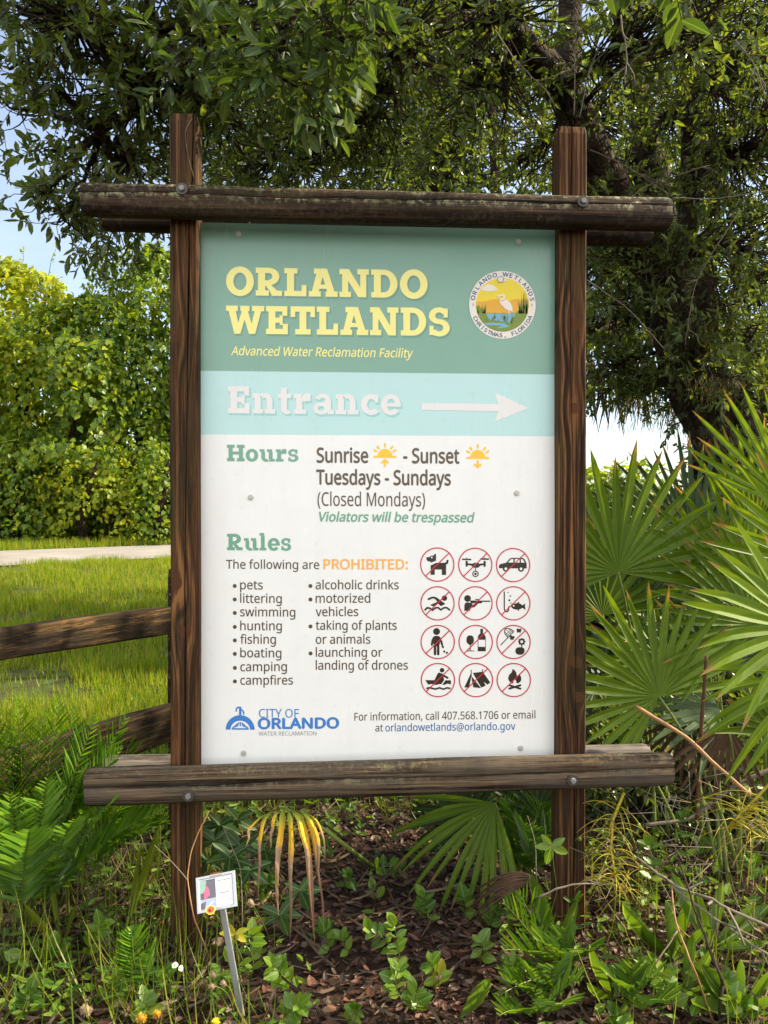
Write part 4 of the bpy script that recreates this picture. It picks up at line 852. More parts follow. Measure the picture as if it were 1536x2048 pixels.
# understorey behind the palmettos
def shrub(name, label, px, py, d, rx, rz, n, seed, mat='back_leaf', spec=(.2, 8, .08, .035, .1), cat='shrub', ry=None):
    p = at_d(px, py, d); ps = [([G3(px + k * 25, d), U3(px + k * 14, (py + 1250) / 2, d), U3(px + k * 40, py, d)], .035, .012) for k in (-1, 0, 1)]
    rr = np.random.default_rng(seed); cl = []
    for i in range(7):
        q = rand_dirs(rr, 1)[0] * .62; cl.append(((p.x + q[0] * rx, p.y + q[1] * (ry or rx), p.z + q[2] * rz), (rx * .55, (ry or rx) * .55, rz * .55), n // 7))
    tree(name, label, cat, ps, cl, spec, M[mat], seed=seed, branch_r=.018, parts=('stem', 'foliage'))
shrub('understorey_shrub', 'dark bush behind the palmettos at the foot of the leaning oak', 1400, 1120, 6.3, .75, .55, 560, 31, 'oak_leaf')
shrub('understorey_shrub', 'low dark bush under the bright gap right of the sign', 1230, 1130, 6.8, .7, .55, 480, 32, 'oak_leaf')
shrub('understorey_shrub', 'dark bush at the right edge behind the tall palmetto fans', 1560, 1060, 6.2, .6, .8, 460, 33, 'oak_leaf')
shrub('understorey_shrub', 'dense dark bush filling the right edge beyond the leaning trunk', 1560, 780, 6.6, .8, .6, 620, 35, 'oak_leaf')
shrub('understorey_shrub', 'low dark thicket under the palmettos behind the right end of the beams', 1330, 1360, 5.0, .8, .42, 620, 36, 'oak_leaf')
shrub('understorey_shrub', 'low dark thicket at the right edge behind the nearest palmetto', 1520, 1330, 4.9, .6, .45, 520, 37, 'oak_leaf')
shrub('understorey_shrub', 'leafy bush between the right post and the thin dark trunk', 1195, 1200, 5.6, .4, .5, 360, 38, 'oak_leaf')
shrub('understorey_shrub', 'dark leafy thicket on the ground right behind the right post', 1250, 1500, 3.75, .42, .26, 420, 39, 'oak_leaf', (.14, 8, .055, .024, .1))
shrub('understorey_shrub', 'dark leafy thicket on the ground at the right edge under the fans', 1450, 1520, 3.7, .45, .28, 420, 40, 'oak_leaf', (.14, 8, .055, .024, .1))
shrub('understorey_shrub', 'dark bush between the trunk foot and the right edge behind the fans', 1540, 940, 5.6, .55, .5, 420, 46, 'oak_leaf')
shrub('distant_bush', 'pale sunlit bush far off in the bright gap under the oak', 1215, 1000, 22, 1.6, .9, 420, 34, 'vine_leaf', (.4, 8, .16, .09, .1))

# vine covered trees across the lane
def vine_tree(label, px, py_top, d, wpx, seed, mat='vine_leaf', cat='tree', name='vine_covered_tree', low=1092, n=2400, lean=0, LL=.165):
    """a crown hung with broad heart-shaped leaves down to the ground, bumpy outline"""
    r = np.random.default_rng(seed); p0 = at_d(px, low, d); gzv = ground_z(p0.x, p0.y); top = at_d(px, py_top, d).z; H = top - gzv; Wd = wpx / FPX * d / 2
    th = thing(name, label, cat, (p0.x, p0.y, gzv)); tb = MB()
    for k in range(3):
        a = k * 2.1 + seed; pts = [(p0.x + math.cos(a) * .3, p0.y + math.sin(a) * .3, gzv - .1), (p0.x + math.cos(a) * .5, p0.y + math.sin(a) * .5, gzv + H * .3), (p0.x + math.cos(a + .5) * Wd * .4, p0.y + math.sin(a) * .7, gzv + H * .62), (p0.x + math.cos(a + .8) * Wd * .55, p0.y + math.sin(a) * .9, gzv + H * .85)]
        tb.tube(pts, [.13, .11, .07, .03], 7)
    put('trunk', tb.mesh('trunk', M['bark']), th)
    m_ = int(n * 6.6 * (Wd / 2.0) * (H / 6.0)); u = r.random(m_) ** .9; a = r.uniform(0, 2 * np.pi, m_); z = gzv + H * u
    top_k = np.sqrt(np.clip(1 - np.clip((u - .62) / .38, 0, 1) ** 2, .0, 1)); foot = .86 + .14 * np.clip(u / .2, 0, 1)
    ca, sa = np.cos(a), np.sin(a); bump = np.array([mnoise.noise(Vector((x * 1.6 + seed, y * 1.6, q * .55))) * .46 + mnoise.noise(Vector((x * 3.1 + seed, y * 3.1, q * 1.3))) * .34 + mnoise.noise(Vector((x * 7 + seed, y * 7, q * 2.4))) * .10 for x, y, q in zip(ca * Wd * .6, sa * Wd * .6, z)])
    rad = Wd * top_k * foot * (1 + bump) - np.abs(r.normal(0, .16, m_)) * 1.3 - (r.random(m_) < .25) * r.uniform(0, .9, m_)
    rad = np.maximum(rad, .02); P = np.column_stack([p0.x + ca * rad + lean * u, p0.y + sa * rad * .8, z + bump * .5 * (u > .6)]); N = nrm(np.column_stack([ca, sa, .15 + 1.2 * np.clip((u - .6) / .4, 0, 1)]))
    Nn = nrm(N + r.normal(size=(m_, 3)) * .42 + np.array([0, 0, .30])); D = nrm(np.array([0, 0, -1.0]) + N * .55 + r.normal(size=(m_, 3)) * .55)
    L = LL * r.uniform(.45, 1.2, m_); hole = np.array([mnoise.noise(Vector(p) * .9 + Vector((seed, 0, 0))) for p in P]); sel = (P[:, 2] > gzv - .05) & (hole > -.30 - .14 * r.random(m_))
    ex = MB()
    for k in range(26):                             # loose shoots that break the outline
        j = r.integers(0, m_); a = Vector(P[j]); b = a + Vector(N[j]) * r.uniform(.2, .6) + Vector((0, 0, r.uniform(0, .5))); ex.tube([a, (a + b) / 2 + Vector(r.normal(size=3)) * .06, b], [.008, .006, .003], 4, 1, False)
        t_ = r.random((9, 1)); P = np.vstack([P, np.array(a) + (np.array(b) - np.array(a)) * t_]); Nn = np.vstack([Nn, rand_dirs(r, 9)]); D = np.vstack([D, rand_dirs(r, 9)]); L = np.concatenate([L, LL * r.uniform(.3, .7, 9)]); sel = np.concatenate([sel, np.ones(9, bool)])
    put('crown', leaf_mesh('crown', P[sel], D[sel], Nn[sel], L[sel], (L * r.uniform(.75, .95, len(L)))[sel], T_heart(), [M[mat], M['twig']], extra=ex), th)
vine_tree('bright yellow green vine covered tree at the far left across the lane', 20, 530, 20.5, 330, 41, 'vine_yellow', n=1500)
vine_tree('vine covered tree with dark hollow middle left of the sign across the lane', 165, 600, 20.0, 330, 42, n=1500)
vine_tree('tallest vine covered tree across the lane just left of the left post', 320, 500, 20.6, 300, 43, n=1900, LL=.13)
vine_tree('vine covered tree across the lane hidden mostly behind the sign', 520, 470, 21.5, 360, 44, n=1200)
vine_tree('vine covered tree at the far left edge behind the yellow green one', -170, 540, 20.5, 320, 45, n=1200)
for k, (px, top, d, wd, mat, lab) in enumerate(((70, 870, 18.9, 240, 'vine_leaf', 'low vine tangled bush at the lane edge on the far left'), (185, 900, 18.8, 230, 'vine_yellow', 'low yellowing vine bush in the middle of the hedge foot'), (300, 880, 18.9, 200, 'vine_leaf', 'low dark green bush at the hedge foot beside the left post'), (-60, 850, 18.6, 200, 'vine_leaf', 'low bush beyond the left edge of the lane hedge'))):
    vine_tree(lab, px, top, d, wd, 60 + k, mat, 'bush', 'vine_bush', 1098, n=1700, LL=.12)
# a dark wood closing the view behind the hedge
r = np.random.default_rng(77); n = 36000; a = r.uniform(-26, 30, n); hgt = r.random(n) ** .8
bx_ = np.array([pa.x, pa.y]) + a[:, None] * np.array([rd.x, rd.y]) + (ROADW + 7 + r.uniform(0, 3.5, n))[:, None] * np.array([rn.x, rn.y])
tall = np.array([5.2 + 1.3 * mnoise.noise(Vector((x * .35, 2, 0))) for x in a]); pz = .5 + hgt * tall; sel = (bx_[:, 0] < 1.0)
P = np.column_stack([bx_, pz])[sel]; m_ = len(P)
o = put('far_wood', leaf_mesh('far_wood', P, rand_dirs(r, m_), rand_dirs(r, m_), r.uniform(.14, .3, m_), r.uniform(.1, .2, m_), T_diamond(), M['back_leaf'])); o['kind'] = 'stuff'

# ------------------------------------------------------------------ fan palms (palmettos)
def fan_mat(name, c1, c2, trans=.4, tcol=(1.9, 1.6, .35, 1), rough=.38, speck=0.0):
    t = NT(name); g = t.n('ShaderNodeNewGeometry'); uv = t.xyz(t.co('UV'))
    st = t.noise(t.comb(t.math('MULTIPLY', uv[0], 2.5), t.math('MULTIPLY', uv[1], 26), 0), 1, 3)
    c = t.mix(t.ramp(st, [(.3, (0, 0, 0)), (.7, (1, 1, 1))]), c1, c2)
    c = t.mix(t.math('MULTIPLY', t.math('LESS_THAN', t.math('ABSOLUTE', uv[1]), .05), .4), c, tuple(min(1, x * 1.6 + .02) for x in c2))
    c = t.mix(t.math('MULTIPLY', g.outputs['Random Per Island'], .45), c, t.mix(1, c, (.62, .66, .5, 1), 'MULTIPLY'))
    c = t.mix(t.ramp(t.math('ADD', t.math('SUBTRACT', uv[0], t.math('MULTIPLY', t.math('FRACT', t.math('MULTIPLY', g.outputs['Random Per Island'], 7.31)), .16)), t.math('MULTIPLY', t.noise(t.co(), 18, 3), .30)), [(.99, (0, 0, 0)), (1.09, (1, 1, 1))]), c, (.22, .15, .05, 1))
    if speck: c = t.mix(t.math('MULTIPLY', t.ramp(t.noise(t.co(), 110, 3), [(.66, (0, 0, 0)), (.70, (1, 1, 1))]), speck), c, (.03, .025, .012, 1))
    t.fin(c, rough + .12, .28); tr = t.n('ShaderNodeBsdfTranslucent'); t.set(tr.inputs[0], t.mix(1, c, tcol, 'MULTIPLY'))
    ms = t.n('ShaderNodeMixShader'); ms.inputs[0].default_value = trans
    t.t.links.new(t.p.outputs[0], ms.inputs[1]); t.t.links.new(tr.outputs[0], ms.inputs[2]); t.t.links.new(ms.outputs[0], t.out.inputs[0]); return t.m
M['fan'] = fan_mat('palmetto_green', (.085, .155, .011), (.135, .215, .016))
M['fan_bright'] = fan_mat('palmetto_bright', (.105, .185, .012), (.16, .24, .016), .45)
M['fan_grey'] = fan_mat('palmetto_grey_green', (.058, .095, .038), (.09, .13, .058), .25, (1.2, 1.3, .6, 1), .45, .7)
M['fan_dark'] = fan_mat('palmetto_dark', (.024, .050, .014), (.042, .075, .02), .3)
t = NT('palmetto_dying'); uv = t.xyz(t.co('UV')); g = t.n('ShaderNodeNewGeometry')
f = t.math('ADD', uv[0], t.math('MULTIPLY', t.math('SUBTRACT', g.outputs['Random Per Island'], .5), .75)); f = t.math('ADD', f, t.math('MULTIPLY', t.math('SUBTRACT', t.noise(t.co(), 30, 3), .5), .25))
c = t.ramp(f, [(.10, (.10, .16, .02)), (.36, (.30, .30, .02)), (.50, (.62, .36, .015)), (.66, (.58, .33, .03)), (.72, (.30, .19, .11)), (.95, (.17, .095, .05))])
c = t.mix(t.math('MULTIPLY', t.ramp(t.noise(t.co(), 160, 2), [(.6, (0, 0, 0)), (.66, (1, 1, 1))]), .5), c, (.12, .05, .02, 1)); M['fan_dying'] = t.fin(c, .6, .25)
M['fan_dead'] = flat_mat('dead_palm_leaf', (.13, .075, .045), .8, .15, 0, .7, 45)
M['petiole'] = flat_mat('palm_stalk', (.15, .20, .035), .45, .4, 0, .4, 25)
M['stalk_tan'] = flat_mat('dry_stalk', (.36, .19, .08), .6, .25, 0, .5, 25)
M['stalk_brown'] = flat_mat('brown_stalk', (.13, .055, .025), .6, .25, 0, .6, 25)

def fan_frond(parent, hub, mid, nor, rad, nseg, spread, mat, base=None, droop=.1, fuse=.40, width=1.0, seed=0, bend=.0, tipdroop=None):
    """one fan leaf: pleated segments joined near the hub, and its stalk down to base"""
    r = random.Random(seed); hub = Vector(hub); m = Vector(mid).normalized(); n = Vector(nor); n = (n - m * n.dot(m)).normalized(); s = n.cross(m)
    nseg = max(5, int(nseg * .78)) if rad > .25 else nseg
    mb = MB(); half = spread / nseg / 2
    for i in range(nseg):
        a = -spread / 2 + spread * (i + .5) / nseg + r.uniform(-.25, .25) * half
        L = rad * (.80 + .20 * math.cos(a * .55)) * r.uniform(.86, 1.06); dr = droop * r.uniform(.3, 1.8); tw = r.uniform(-.15, .15)
        d = (m * math.cos(a) + s * math.sin(a)).normalized(); q = (s * math.cos(a) - m * math.sin(a)).normalized()
        lift = n * (.10 * abs(math.sin(a)) * r.uniform(.5, 1.3)); K = 9; vs = []; uv = []
        w_max = math.tan(half) * fuse * L * width
        split = r.random() < .5
        for k in range(K + 1):
            t = k / K; c = hub + d * (L * t) + lift * (L * t * t) + Vector((0, 0, -1)) * (dr * L * t ** 2.6) + n * (bend * L * t * t)
            if t < fuse: hw = math.tan(half) * t * L * width * .985
            else: hw = w_max * (1 + .25 * min(1, (t - fuse) / .2)) * max(0.0, (1 - (t - fuse) / (1 - fuse))) ** .55
            if k == K: hw = .0006
            qq = q * math.cos(tw * t) + n * math.sin(tw * t); ridge = n * (hw * (.55 if t < .7 else .8))
            vs += [c - qq * hw, c - ridge, c + qq * hw]; uv += [(t, -.5), (t, 0), (t, .5)]
        mb.add(vs, [f for k in range(K) for f in ((3 * k, 3 * k + 1, 3 * k + 4, 3 * k + 3), (3 * k + 1, 3 * k + 2, 3 * k + 5, 3 * k + 4))], 0, False, uv)
    if base is not None:
        b = Vector(base); mm = (hub + b) / 2 + Vector((r.uniform(-.05, .05), r.uniform(-.05, .05), .10 * (hub - b).length))
        pts = [b * (1 - u) ** 2 + mm * 2 * u * (1 - u) + hub * u * u for u in np.linspace(0, 1, 10)]
        mb.tube(pts, [.009 - .0045 * i / 9 for i in range(10)], 6, 1)
    o = put('frond', mb.mesh('frond', [mat, M['petiole']]), parent); return o
TOCAM = lambda p: (CAM - Vector(p)).normalized()
def scr(dx, dy, dz=0.0): return RT * dx + UP * dy + FW * dz       # a direction given as right, up and away
def palmetto(label, fr, base, group='saw palmettos right of the sign'):
    th = thing('saw_palmetto', label, 'palm', base, group)
    for i, (px, py, d, dirn, nor, R_, ns, sp, mt, dr) in enumerate(fr):
        fan_frond(th, at_d(px, py, d), scr(*dirn), scr(*nor), R_, ns, R(sp), M[mt], Vector(base) + Vector((random.uniform(-.08, .08), random.uniform(-.08, .08), .02)), dr, seed=int(px + py))
    return th
palmetto('saw palmetto with a bright dappled fan close behind the right post', [
    (1318, 1393, 2.95, (-.55, .84, .1), (.1, .35, -1), .47, 30, 235, 'fan_bright', .04),
    (1420, 1340, 3.15, (.1, 1, .25), (.1, .5, -1), .42, 22, 170, 'fan_grey', .1), (1330, 1330, 3.3, (-.8, .5, .3), (.1, .6, -1), .45, 24, 180, 'fan', .1), (1440, 1420, 3.05, (-.95, .3, .1), (.1, .9, -.6), .38, 18, 150, 'fan_grey', .15)], G3(1480, 3.0))
palmetto('saw palmetto with tall upright fans touching the right post', [
    (1237, 1145, 3.15, (-.12, 1, .05), (.1, .25, -1), .56, 26, 215, 'fan', .05), (1283, 1218, 3.45, (.1, 1, .1), (.1, .4, -1), .52, 24, 190, 'fan_grey', .05),
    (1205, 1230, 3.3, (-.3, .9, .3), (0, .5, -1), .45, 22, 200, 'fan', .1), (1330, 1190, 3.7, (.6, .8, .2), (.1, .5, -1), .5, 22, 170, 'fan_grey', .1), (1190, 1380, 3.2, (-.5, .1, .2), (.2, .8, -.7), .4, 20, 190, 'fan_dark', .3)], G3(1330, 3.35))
palmetto('dark blue green palmetto fan silhouetted against the bright gap', [
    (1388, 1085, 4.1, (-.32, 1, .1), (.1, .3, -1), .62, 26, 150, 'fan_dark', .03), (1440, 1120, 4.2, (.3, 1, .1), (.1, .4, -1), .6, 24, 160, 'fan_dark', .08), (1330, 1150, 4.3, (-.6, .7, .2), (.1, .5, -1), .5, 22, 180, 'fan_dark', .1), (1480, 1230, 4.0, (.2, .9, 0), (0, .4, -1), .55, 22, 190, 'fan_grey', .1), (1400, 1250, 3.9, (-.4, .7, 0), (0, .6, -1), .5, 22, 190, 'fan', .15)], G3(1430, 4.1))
palmetto('nearest saw palmetto at the right edge with broad pale fan pointing left', [
    (1612, 1262, 2.35, (-.95, .28, -.1), (-.1, .55, -1), .43, 15, 140, 'fan_bright', .12), (1640, 1130, 2.5, (-.62, .80, 0), (-.1, .4, -1), .46, 12, 90, 'fan_bright', .03), (1560, 1470, 2.6, (-.25, 1, .1), (0, .4, -1), .26, 14, 150, 'fan', .1), (1640, 1360, 2.5, (-.8, -.5, 0), (-.2, .8, -1), .40, 12, 110, 'fan', .25)], G3(1640, 2.45))
palmetto('tall saw palmetto at the right edge with upright fan before the oak trunk', [
    (1590, 1020, 2.95, (-.42, .9, .05), (-.2, .3, -1), .54, 16, 90, 'fan', .02), (1440, 1190, 3.3, (-.3, 1, .1), (.1, .3, -1), .46, 18, 120, 'fan', .04), (1510, 1060, 3.05, (-.1, 1, .05), (-.1, .3, -1), .46, 14, 70, 'fan_bright', .02), (1545, 1200, 2.9, (-.35, 1, .05), (-.1, .3, -1), .42, 14, 80, 'fan', .02), (1490, 1150, 3.2, (-.05, 1, .05), (0, .3, -1), .50, 22, 140, 'fan', .05), (1510, 1250, 3.1, (-.7, .6, .1), (0, .5, -1), .48, 22, 160, 'fan', .12), (1530, 1330, 3.3, (.0, 1, .1), (0, .4, -1), .5, 20, 160, 'fan_dark', .1)], G3(1560, 3.1))
palmetto('low palmetto with a drooping green fan below the right end of the panel', [
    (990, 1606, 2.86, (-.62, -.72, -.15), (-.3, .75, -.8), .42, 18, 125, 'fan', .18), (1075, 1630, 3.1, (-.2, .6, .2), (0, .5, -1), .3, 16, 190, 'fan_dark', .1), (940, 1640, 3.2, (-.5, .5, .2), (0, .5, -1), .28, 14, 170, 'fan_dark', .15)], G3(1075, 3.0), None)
dd = thing('dead_palmetto_frond', 'brown dead palmetto fan hanging low under the green fans right of the beams', 'palm frond', G3(1450, 2.9))
fan_frond(dd, at_d(1455, 1450, 2.85), scr(-.25, -1, .1), scr(.2, .3, -1), .30, 14, R(110), M['fan_dead'], G3(1480, 3.0), .1, seed=3)
dd = thing('dead_palmetto_frond', 'small brown dead fan drooping behind the dappled palmetto fan', 'palm frond', G3(1380, 3.3))
fan_frond(dd, at_d(1370, 1440, 3.15), scr(-.5, -1, .1), scr(.1, .3, -1), .26, 12, R(100), M['fan_dead'], G3(1400, 3.3), .1, seed=4)
dy = thing('dying_palmetto_frond', 'yellow and brown dying palmetto fan hanging limp under the lower beam', 'palm frond', on_ground(750, 1735))
for k, (ax, ay, ox, oy, tx, ty, w_) in enumerate(((552, 1622, 520, 1636, 517, 1800, .0085), (560, 1621, 548, 1632, 541, 1700, .006), (568, 1620, 562, 1640, 556, 1832, .0125), (575, 1620, 585, 1645, 579, 1882, .0115), (580, 1620, 602, 1640, 628, 1840, .009), (584, 1620, 612, 1640, 634, 1892, .0105), (588, 1620, 624, 1636, 648, 1872, .0085), (590, 1620, 634, 1640, 640, 1780, .008), (556, 1622, 500, 1640, 496, 1690, .006), (586, 1620, 640, 1634, 650, 1720, .006))):
    r = random.Random(k); a = at_d(ax, ay, 2.5); b_ = at_d(ox, oy - 8, 2.47 + r.uniform(-.03, .03)); c_ = at_d(ox * .7 + tx * .3, oy + 22, 2.44 + r.uniform(-.04, .03)); e = at_d(tx, ty, 2.42 + r.uniform(-.05, .04)); vs = []; uv = []
    for i in range(17):
        u = i / 16; p = a * (1 - u) ** 3 + b_ * 3 * u * (1 - u) ** 2 + c_ * 3 * u * u * (1 - u) + e * u ** 3 + (RT * mnoise.noise(Vector((u * 4, k * 2.7, 1))) + FW * mnoise.noise(Vector((u * 4, k * 2.7, 5)))) * .012 * u; hw = w_ * .8 * (1 + .25 * mnoise.noise(Vector((u * 9, k * 3.1, 0)))) * min(1, .35 + u * 3) * (1 - max(0, u - .6) / .4) ** .6 + .0004; tw = r.uniform(-.06, .06) + (k % 3 - 1) * .5
        sd = RT * math.cos(tw) + FW * math.sin(tw); vs += [p - sd * hw, p - FW * hw * .5, p + sd * hw]; uv += [(u, -.5), (u, 0), (u, .5)]
    sg = MB(); sg.add(vs, [f for i in range(16) for f in ((3 * i, 3 * i + 1, 3 * i + 4, 3 * i + 3), (3 * i + 1, 3 * i + 2, 3 * i + 5, 3 * i + 4))], 0, False, uv); put('segment', sg.mesh('segment', M['fan_dying']), dy)
mb = MB(); mb.tube([at_d(572, 1617, 2.5), at_d(640, 1652, 2.5), at_d(690, 1690, 2.52), on_ground(752, 1738)], [.006, .006, .007, .008], 6); put('stalk', mb.mesh('stalk', M['petiole']), dy)
# hanging dead skirt of a cabbage palm behind the gap
dp = thing('dead_palm_skirt', 'brown dead palm fronds hanging beside the right post above the bright gap', 'palm frond', U3(1235, 700, 6.4)); mb = MB(); r = random.Random(4)
for k in range(150):
    px = r.uniform(1160, 1300); a = at_d(px, r.uniform(705, 765), 6.4 + r.uniform(-.3, .3)); L = r.uniform(.15, .5) * (1.15 - .9 * abs(px - 1225) / 110 * r.random()); w_ = r.uniform(.004, .012)
    d = Vector((r.uniform(-.28, .28), r.uniform(-.2, .2), -1)); s = Vector((1, r.uniform(-.6, .6), 0)).normalized()
    mb.add([a - s * w_, a + s * w_, a + d * L * .6 + s * w_ * .8, a + d * L, a + d * L * .6 - s * w_ * .8], [(0, 1, 2, 3, 4)])
for k in range(7):
    a = at_d(1150 + k * 24, 700, 6.4); mb.tube([at_d(1230, 640, 6.4), (a + at_d(1230, 640, 6.4)) / 2, a], .012, 5)
put('strips', mb.mesh('strips', M['fan_dead']), dp)
# grey moss
M['moss'] = leaf_mat('hanging_moss', [(.07, .07, .045), (.12, .115, .07), (.17, .15, .08)], .45, (1.6, 1.3, .5, 1), .8, .1, 0)
def moss(label, spots, seed, Lr=(.15, .45), d=5.0):
    r = np.random.default_rng(seed); P = []; L = []
    for px, py, w_, n in spots:
        c = np.array(at_d(px, py, d)); q = r.normal(size=(n, 3)) * np.array([w_, w_, .03]); P.append(c + q); L.append(r.uniform(*Lr, n))
    P = np.vstack(P); L = np.concatenate(L); n = len(P); D = nrm(np.array([0, 0, -1.0]) + r.normal(size=(n, 3)) * .30)
    th = tag(put('spanish_moss', leaf_mesh('spanish_moss', P, D, rand_dirs(r, n), L, np.full(n, .004), T_lance(0, .1, 5, lambda t: .5 * (1 + .8 * math.sin(t * 40))), M['moss'])), label, 'moss'); return th
moss('yellow backlit moss strands hanging into the bright gap under the oak', [(1290, 800, .10, 120), (1345, 815, .08, 110)], 3, (.08, .28), 5.6)
moss('grey moss tuft on the shaded flank of the leaning oak trunk', [(1430, 760, .11, 170)], 4, (.05, .18), 4.6)
moss('smaller grey moss tuft high on the leaning oak trunk', [(1385, 650, .08, 90)], 5, (.05, .16), 4.55)
moss('grey moss tuft low on the oak trunk just over the palmettos', [(1450, 880, .09, 110)], 6, (.05, .18), 4.6)

# ------------------------------------------------------------------ coontie: stiff feather leaves
M['coontie'] = leaf_mat('coontie_leaflet', [(.06, .155, .012), (.12, .25, .018), (.21, .34, .026)], .42, (1.6, 1.6, .4, 1), .3, .5, .15)
M['coontie_light'] = leaf_mat('coontie_young_leaflet', [(.045, .11, .010), (.085, .165, .013), (.15, .22, .016)], .4, (1.6, 1.5, .4, 1), .35, .4, .15)
def feather(parent, p0, p1, up, bow, nl, ll, lw, mat, seed=0, start=.18, ang=58, vee=.5, name='frond', tipk=.35):
    """feather leaf from p0 to p1 bowed along up; nl pairs of leaflets"""
    r = np.random.default_rng(seed); p0, p1, up = Vector(p0), Vector(p1), Vector(up).normalized(); mid = (p0 + p1) / 2 + up * bow
    bz = lambda u: p0 * (1 - u) ** 2 + mid * 2 * u * (1 - u) + p1 * u * u
    ex = MB(); ex.tube([bz(u) for u in np.linspace(0, 1, 14)], [.0032 - .0022 * i / 13 for i in range(14)], 5, 1); P = []; D = []; N = []; L = []
    for i in range(nl):
        u = start + (1 - start) * i / (nl - 1); t = (bz(min(1, u + .02)) - bz(u - .02)).normalized(); s = t.cross(up).normalized(); n_ = s.cross(t)
        a = R(ang - 22 * u + r.uniform(-6, 6)); k = (.55 + .75 * math.sin(math.pi * min(1, .15 + u * .75))) * (1 if u < .8 else 1 - (u - .8) / .2 * (1 - tipk))
        for sg in (-1, 1):
            d = t * math.cos(a) + (s * sg * math.cos(vee) + n_ * math.sin(vee)) * math.sin(a); P.append(bz(u)); D.append(d + Vector(r.normal(size=3)) * .05); N.append((n_ * math.cos(vee) - s * sg * math.sin(vee))); L.append(ll * k * r.uniform(.9, 1.08))
    P, D, N, L = [np.array([tuple(x) if hasattr(x, '__len__') else x for x in q]) for q in (P, D, N, L)]
    return put(name, leaf_mesh(name, P, D, N, L, np.full(len(L), lw), T_lance(.2, -.12, 5, lambda t: .5 * min(1, t * 6 + .3) * (1 - max(0, t - .55) / .45) ** .6), [mat, M['petiole']], extra=ex), parent)
def coontie(label, base, fr, seed, mat='coontie', group='coontie plants', nl=25, ll=.09, lw=.0043):
    th = thing('coontie_plant', label, 'plant', base, group); r = random.Random(seed)
    for i, (px, py, d, bow) in enumerate(fr):
        feather(th, Vector(base) + Vector((r.uniform(-.03, .03), r.uniform(-.03, .03), .01)), at_d(px, py, d), Vector((0, 0, 1)) * .8 + TOCAM(base) * .5, bow, nl, ll * r.uniform(.85, 1.1), lw, M[mat], seed * 31 + i, vee=r.uniform(.3, .7))
    return th
bc = on_ground(60, 1850)
coontie('big feathery coontie clump at the left edge beside the lower beam', bc, [(250, 1440, 2.75, .12), (150, 1420, 2.9, .10), (85, 1440, 2.6, .1), (10, 1470, 2.5, .1), (170, 1540, 2.45, .10), (240, 1500, 2.6, .12), (-60, 1500, 2.45, .1), (95, 1560, 2.25, .10), (20, 1590, 2.2, .1), (230, 1600, 2.4, .12), (150, 1640, 2.25, .13), (320, 1625, 2.45, .16), (300, 1560, 2.85, .12), (-40, 1640, 2.15, .1), (60, 1660, 2.1, .12), (40, 1405, 2.55, .1), (120, 1395, 2.7, .1), (190, 1440, 2.6, .12), (225, 1480, 2.7, .12), (-20, 1420, 2.45, .1)], 1, nl=27)
coontie('coontie fronds arching behind the lower beam at the left post', at_d(190, 1760, 2.95) * 1, [(330, 1500, 3.1, .12), (260, 1480, 3.1, .1), (200, 1500, 3.0, .1), (330, 1640, 2.9, .12), (150, 1520, 3.0, .1), (290, 1660, 2.8, .14), (120, 1640, 2.8, .1)], 2)
coontie('shaded coontie clump just left of the right post below the beam', on_ground(1060, 1760), [(960, 1640, 2.95, .1), (1010, 1600, 3.0, .08), (1080, 1610, 3.0, .08), (1100, 1660, 2.9, .1), (990, 1700, 2.8, .08), (1050, 1650, 2.8, .08)], 3, nl=20, ll=.085)
coontie('small bright coontie with upright frond in front of the right post', on_ground(1130, 1950), [(1010, 1808, 2.32, .03), (1040, 1790, 2.4, .03), (1075, 1880, 2.2, .05), (1130, 1860, 2.25, .04), (1180, 1900, 2.2, .05), (1010, 1900, 2.15, .06), (1000, 1990, 2.05, .06)], 4, 'coontie_light', nl=11, ll=.07, lw=.0062)
coontie('yellow green young coontie low at the bottom right of the middle', on_ground(1080, 2030), [(1010, 1960, 2.05, .04), (1060, 1935, 2.1, .04), (1110, 1930, 2.1, .04), (1160, 1960, 2.05, .05), (1000, 2030, 1.95, .04), (1130, 2010, 1.95, .05)], 5, 'coontie_light', nl=9, ll=.065, lw=.0066)
coontie('small coontie shoot with a single row of blunt leaflets right of the bottom middle', on_ground(1270, 2030), [(1215, 1950, 2.05, .03), (1315, 1950, 2.05, .03), (1265, 1930, 2.1, .02), (1340, 2000, 1.98, .03)], 6, 'coontie_light', nl=9, ll=.07, lw=.009)
coontie('single dark upright coontie frond left of the left post foot', on_ground(285, 1990), [(262, 1860, 2.25, .02), (300, 1900, 2.2, .03)], 7, nl=16, ll=.06, lw=.009)

# ------------------------------------------------------------------ ground litter and low growth
M['chip'] = leaf_mat('mulch_chip', [(.016, .008, .005), (.040, .016, .010), (.075, .028, .016), (.12, .047, .026), (.055, .030, .02), (.18, .12, .08)], .0, (1, 1, 1, 1), .55, .35, 0)
M['straw'] = leaf_mat('dry_straw', [(.07, .045, .028), (.14, .10, .065), (.24, .18, .12), (.10, .07, .05)], .1, (1, 1, .8, 1), .7, .2, 0)
M['weed'] = leaf_mat('weed_blade', [(.06, .12, .010), (.10, .17, .013), (.16, .23, .016), (.23, .26, .02), (.26, .22, .07)], .42, (1.6, 1.5, .4, 1), .45, .3, .1)
M['herb'] = leaf_mat('small_leaf', [(.04, .10, .009), (.07, .15, .011), (.11, .20, .013), (.18, .26, .015)], .38, (1.7, 1.6, .4, 1), .5, .28, .35, .35)
M['herb_bright'] = leaf_mat('young_leaf', [(.075, .16, .012), (.11, .20, .014), (.16, .24, .018), (.23, .27, .018)], .38, (1.6, 1.5, .35, 1), .34, .45, .35, .4)
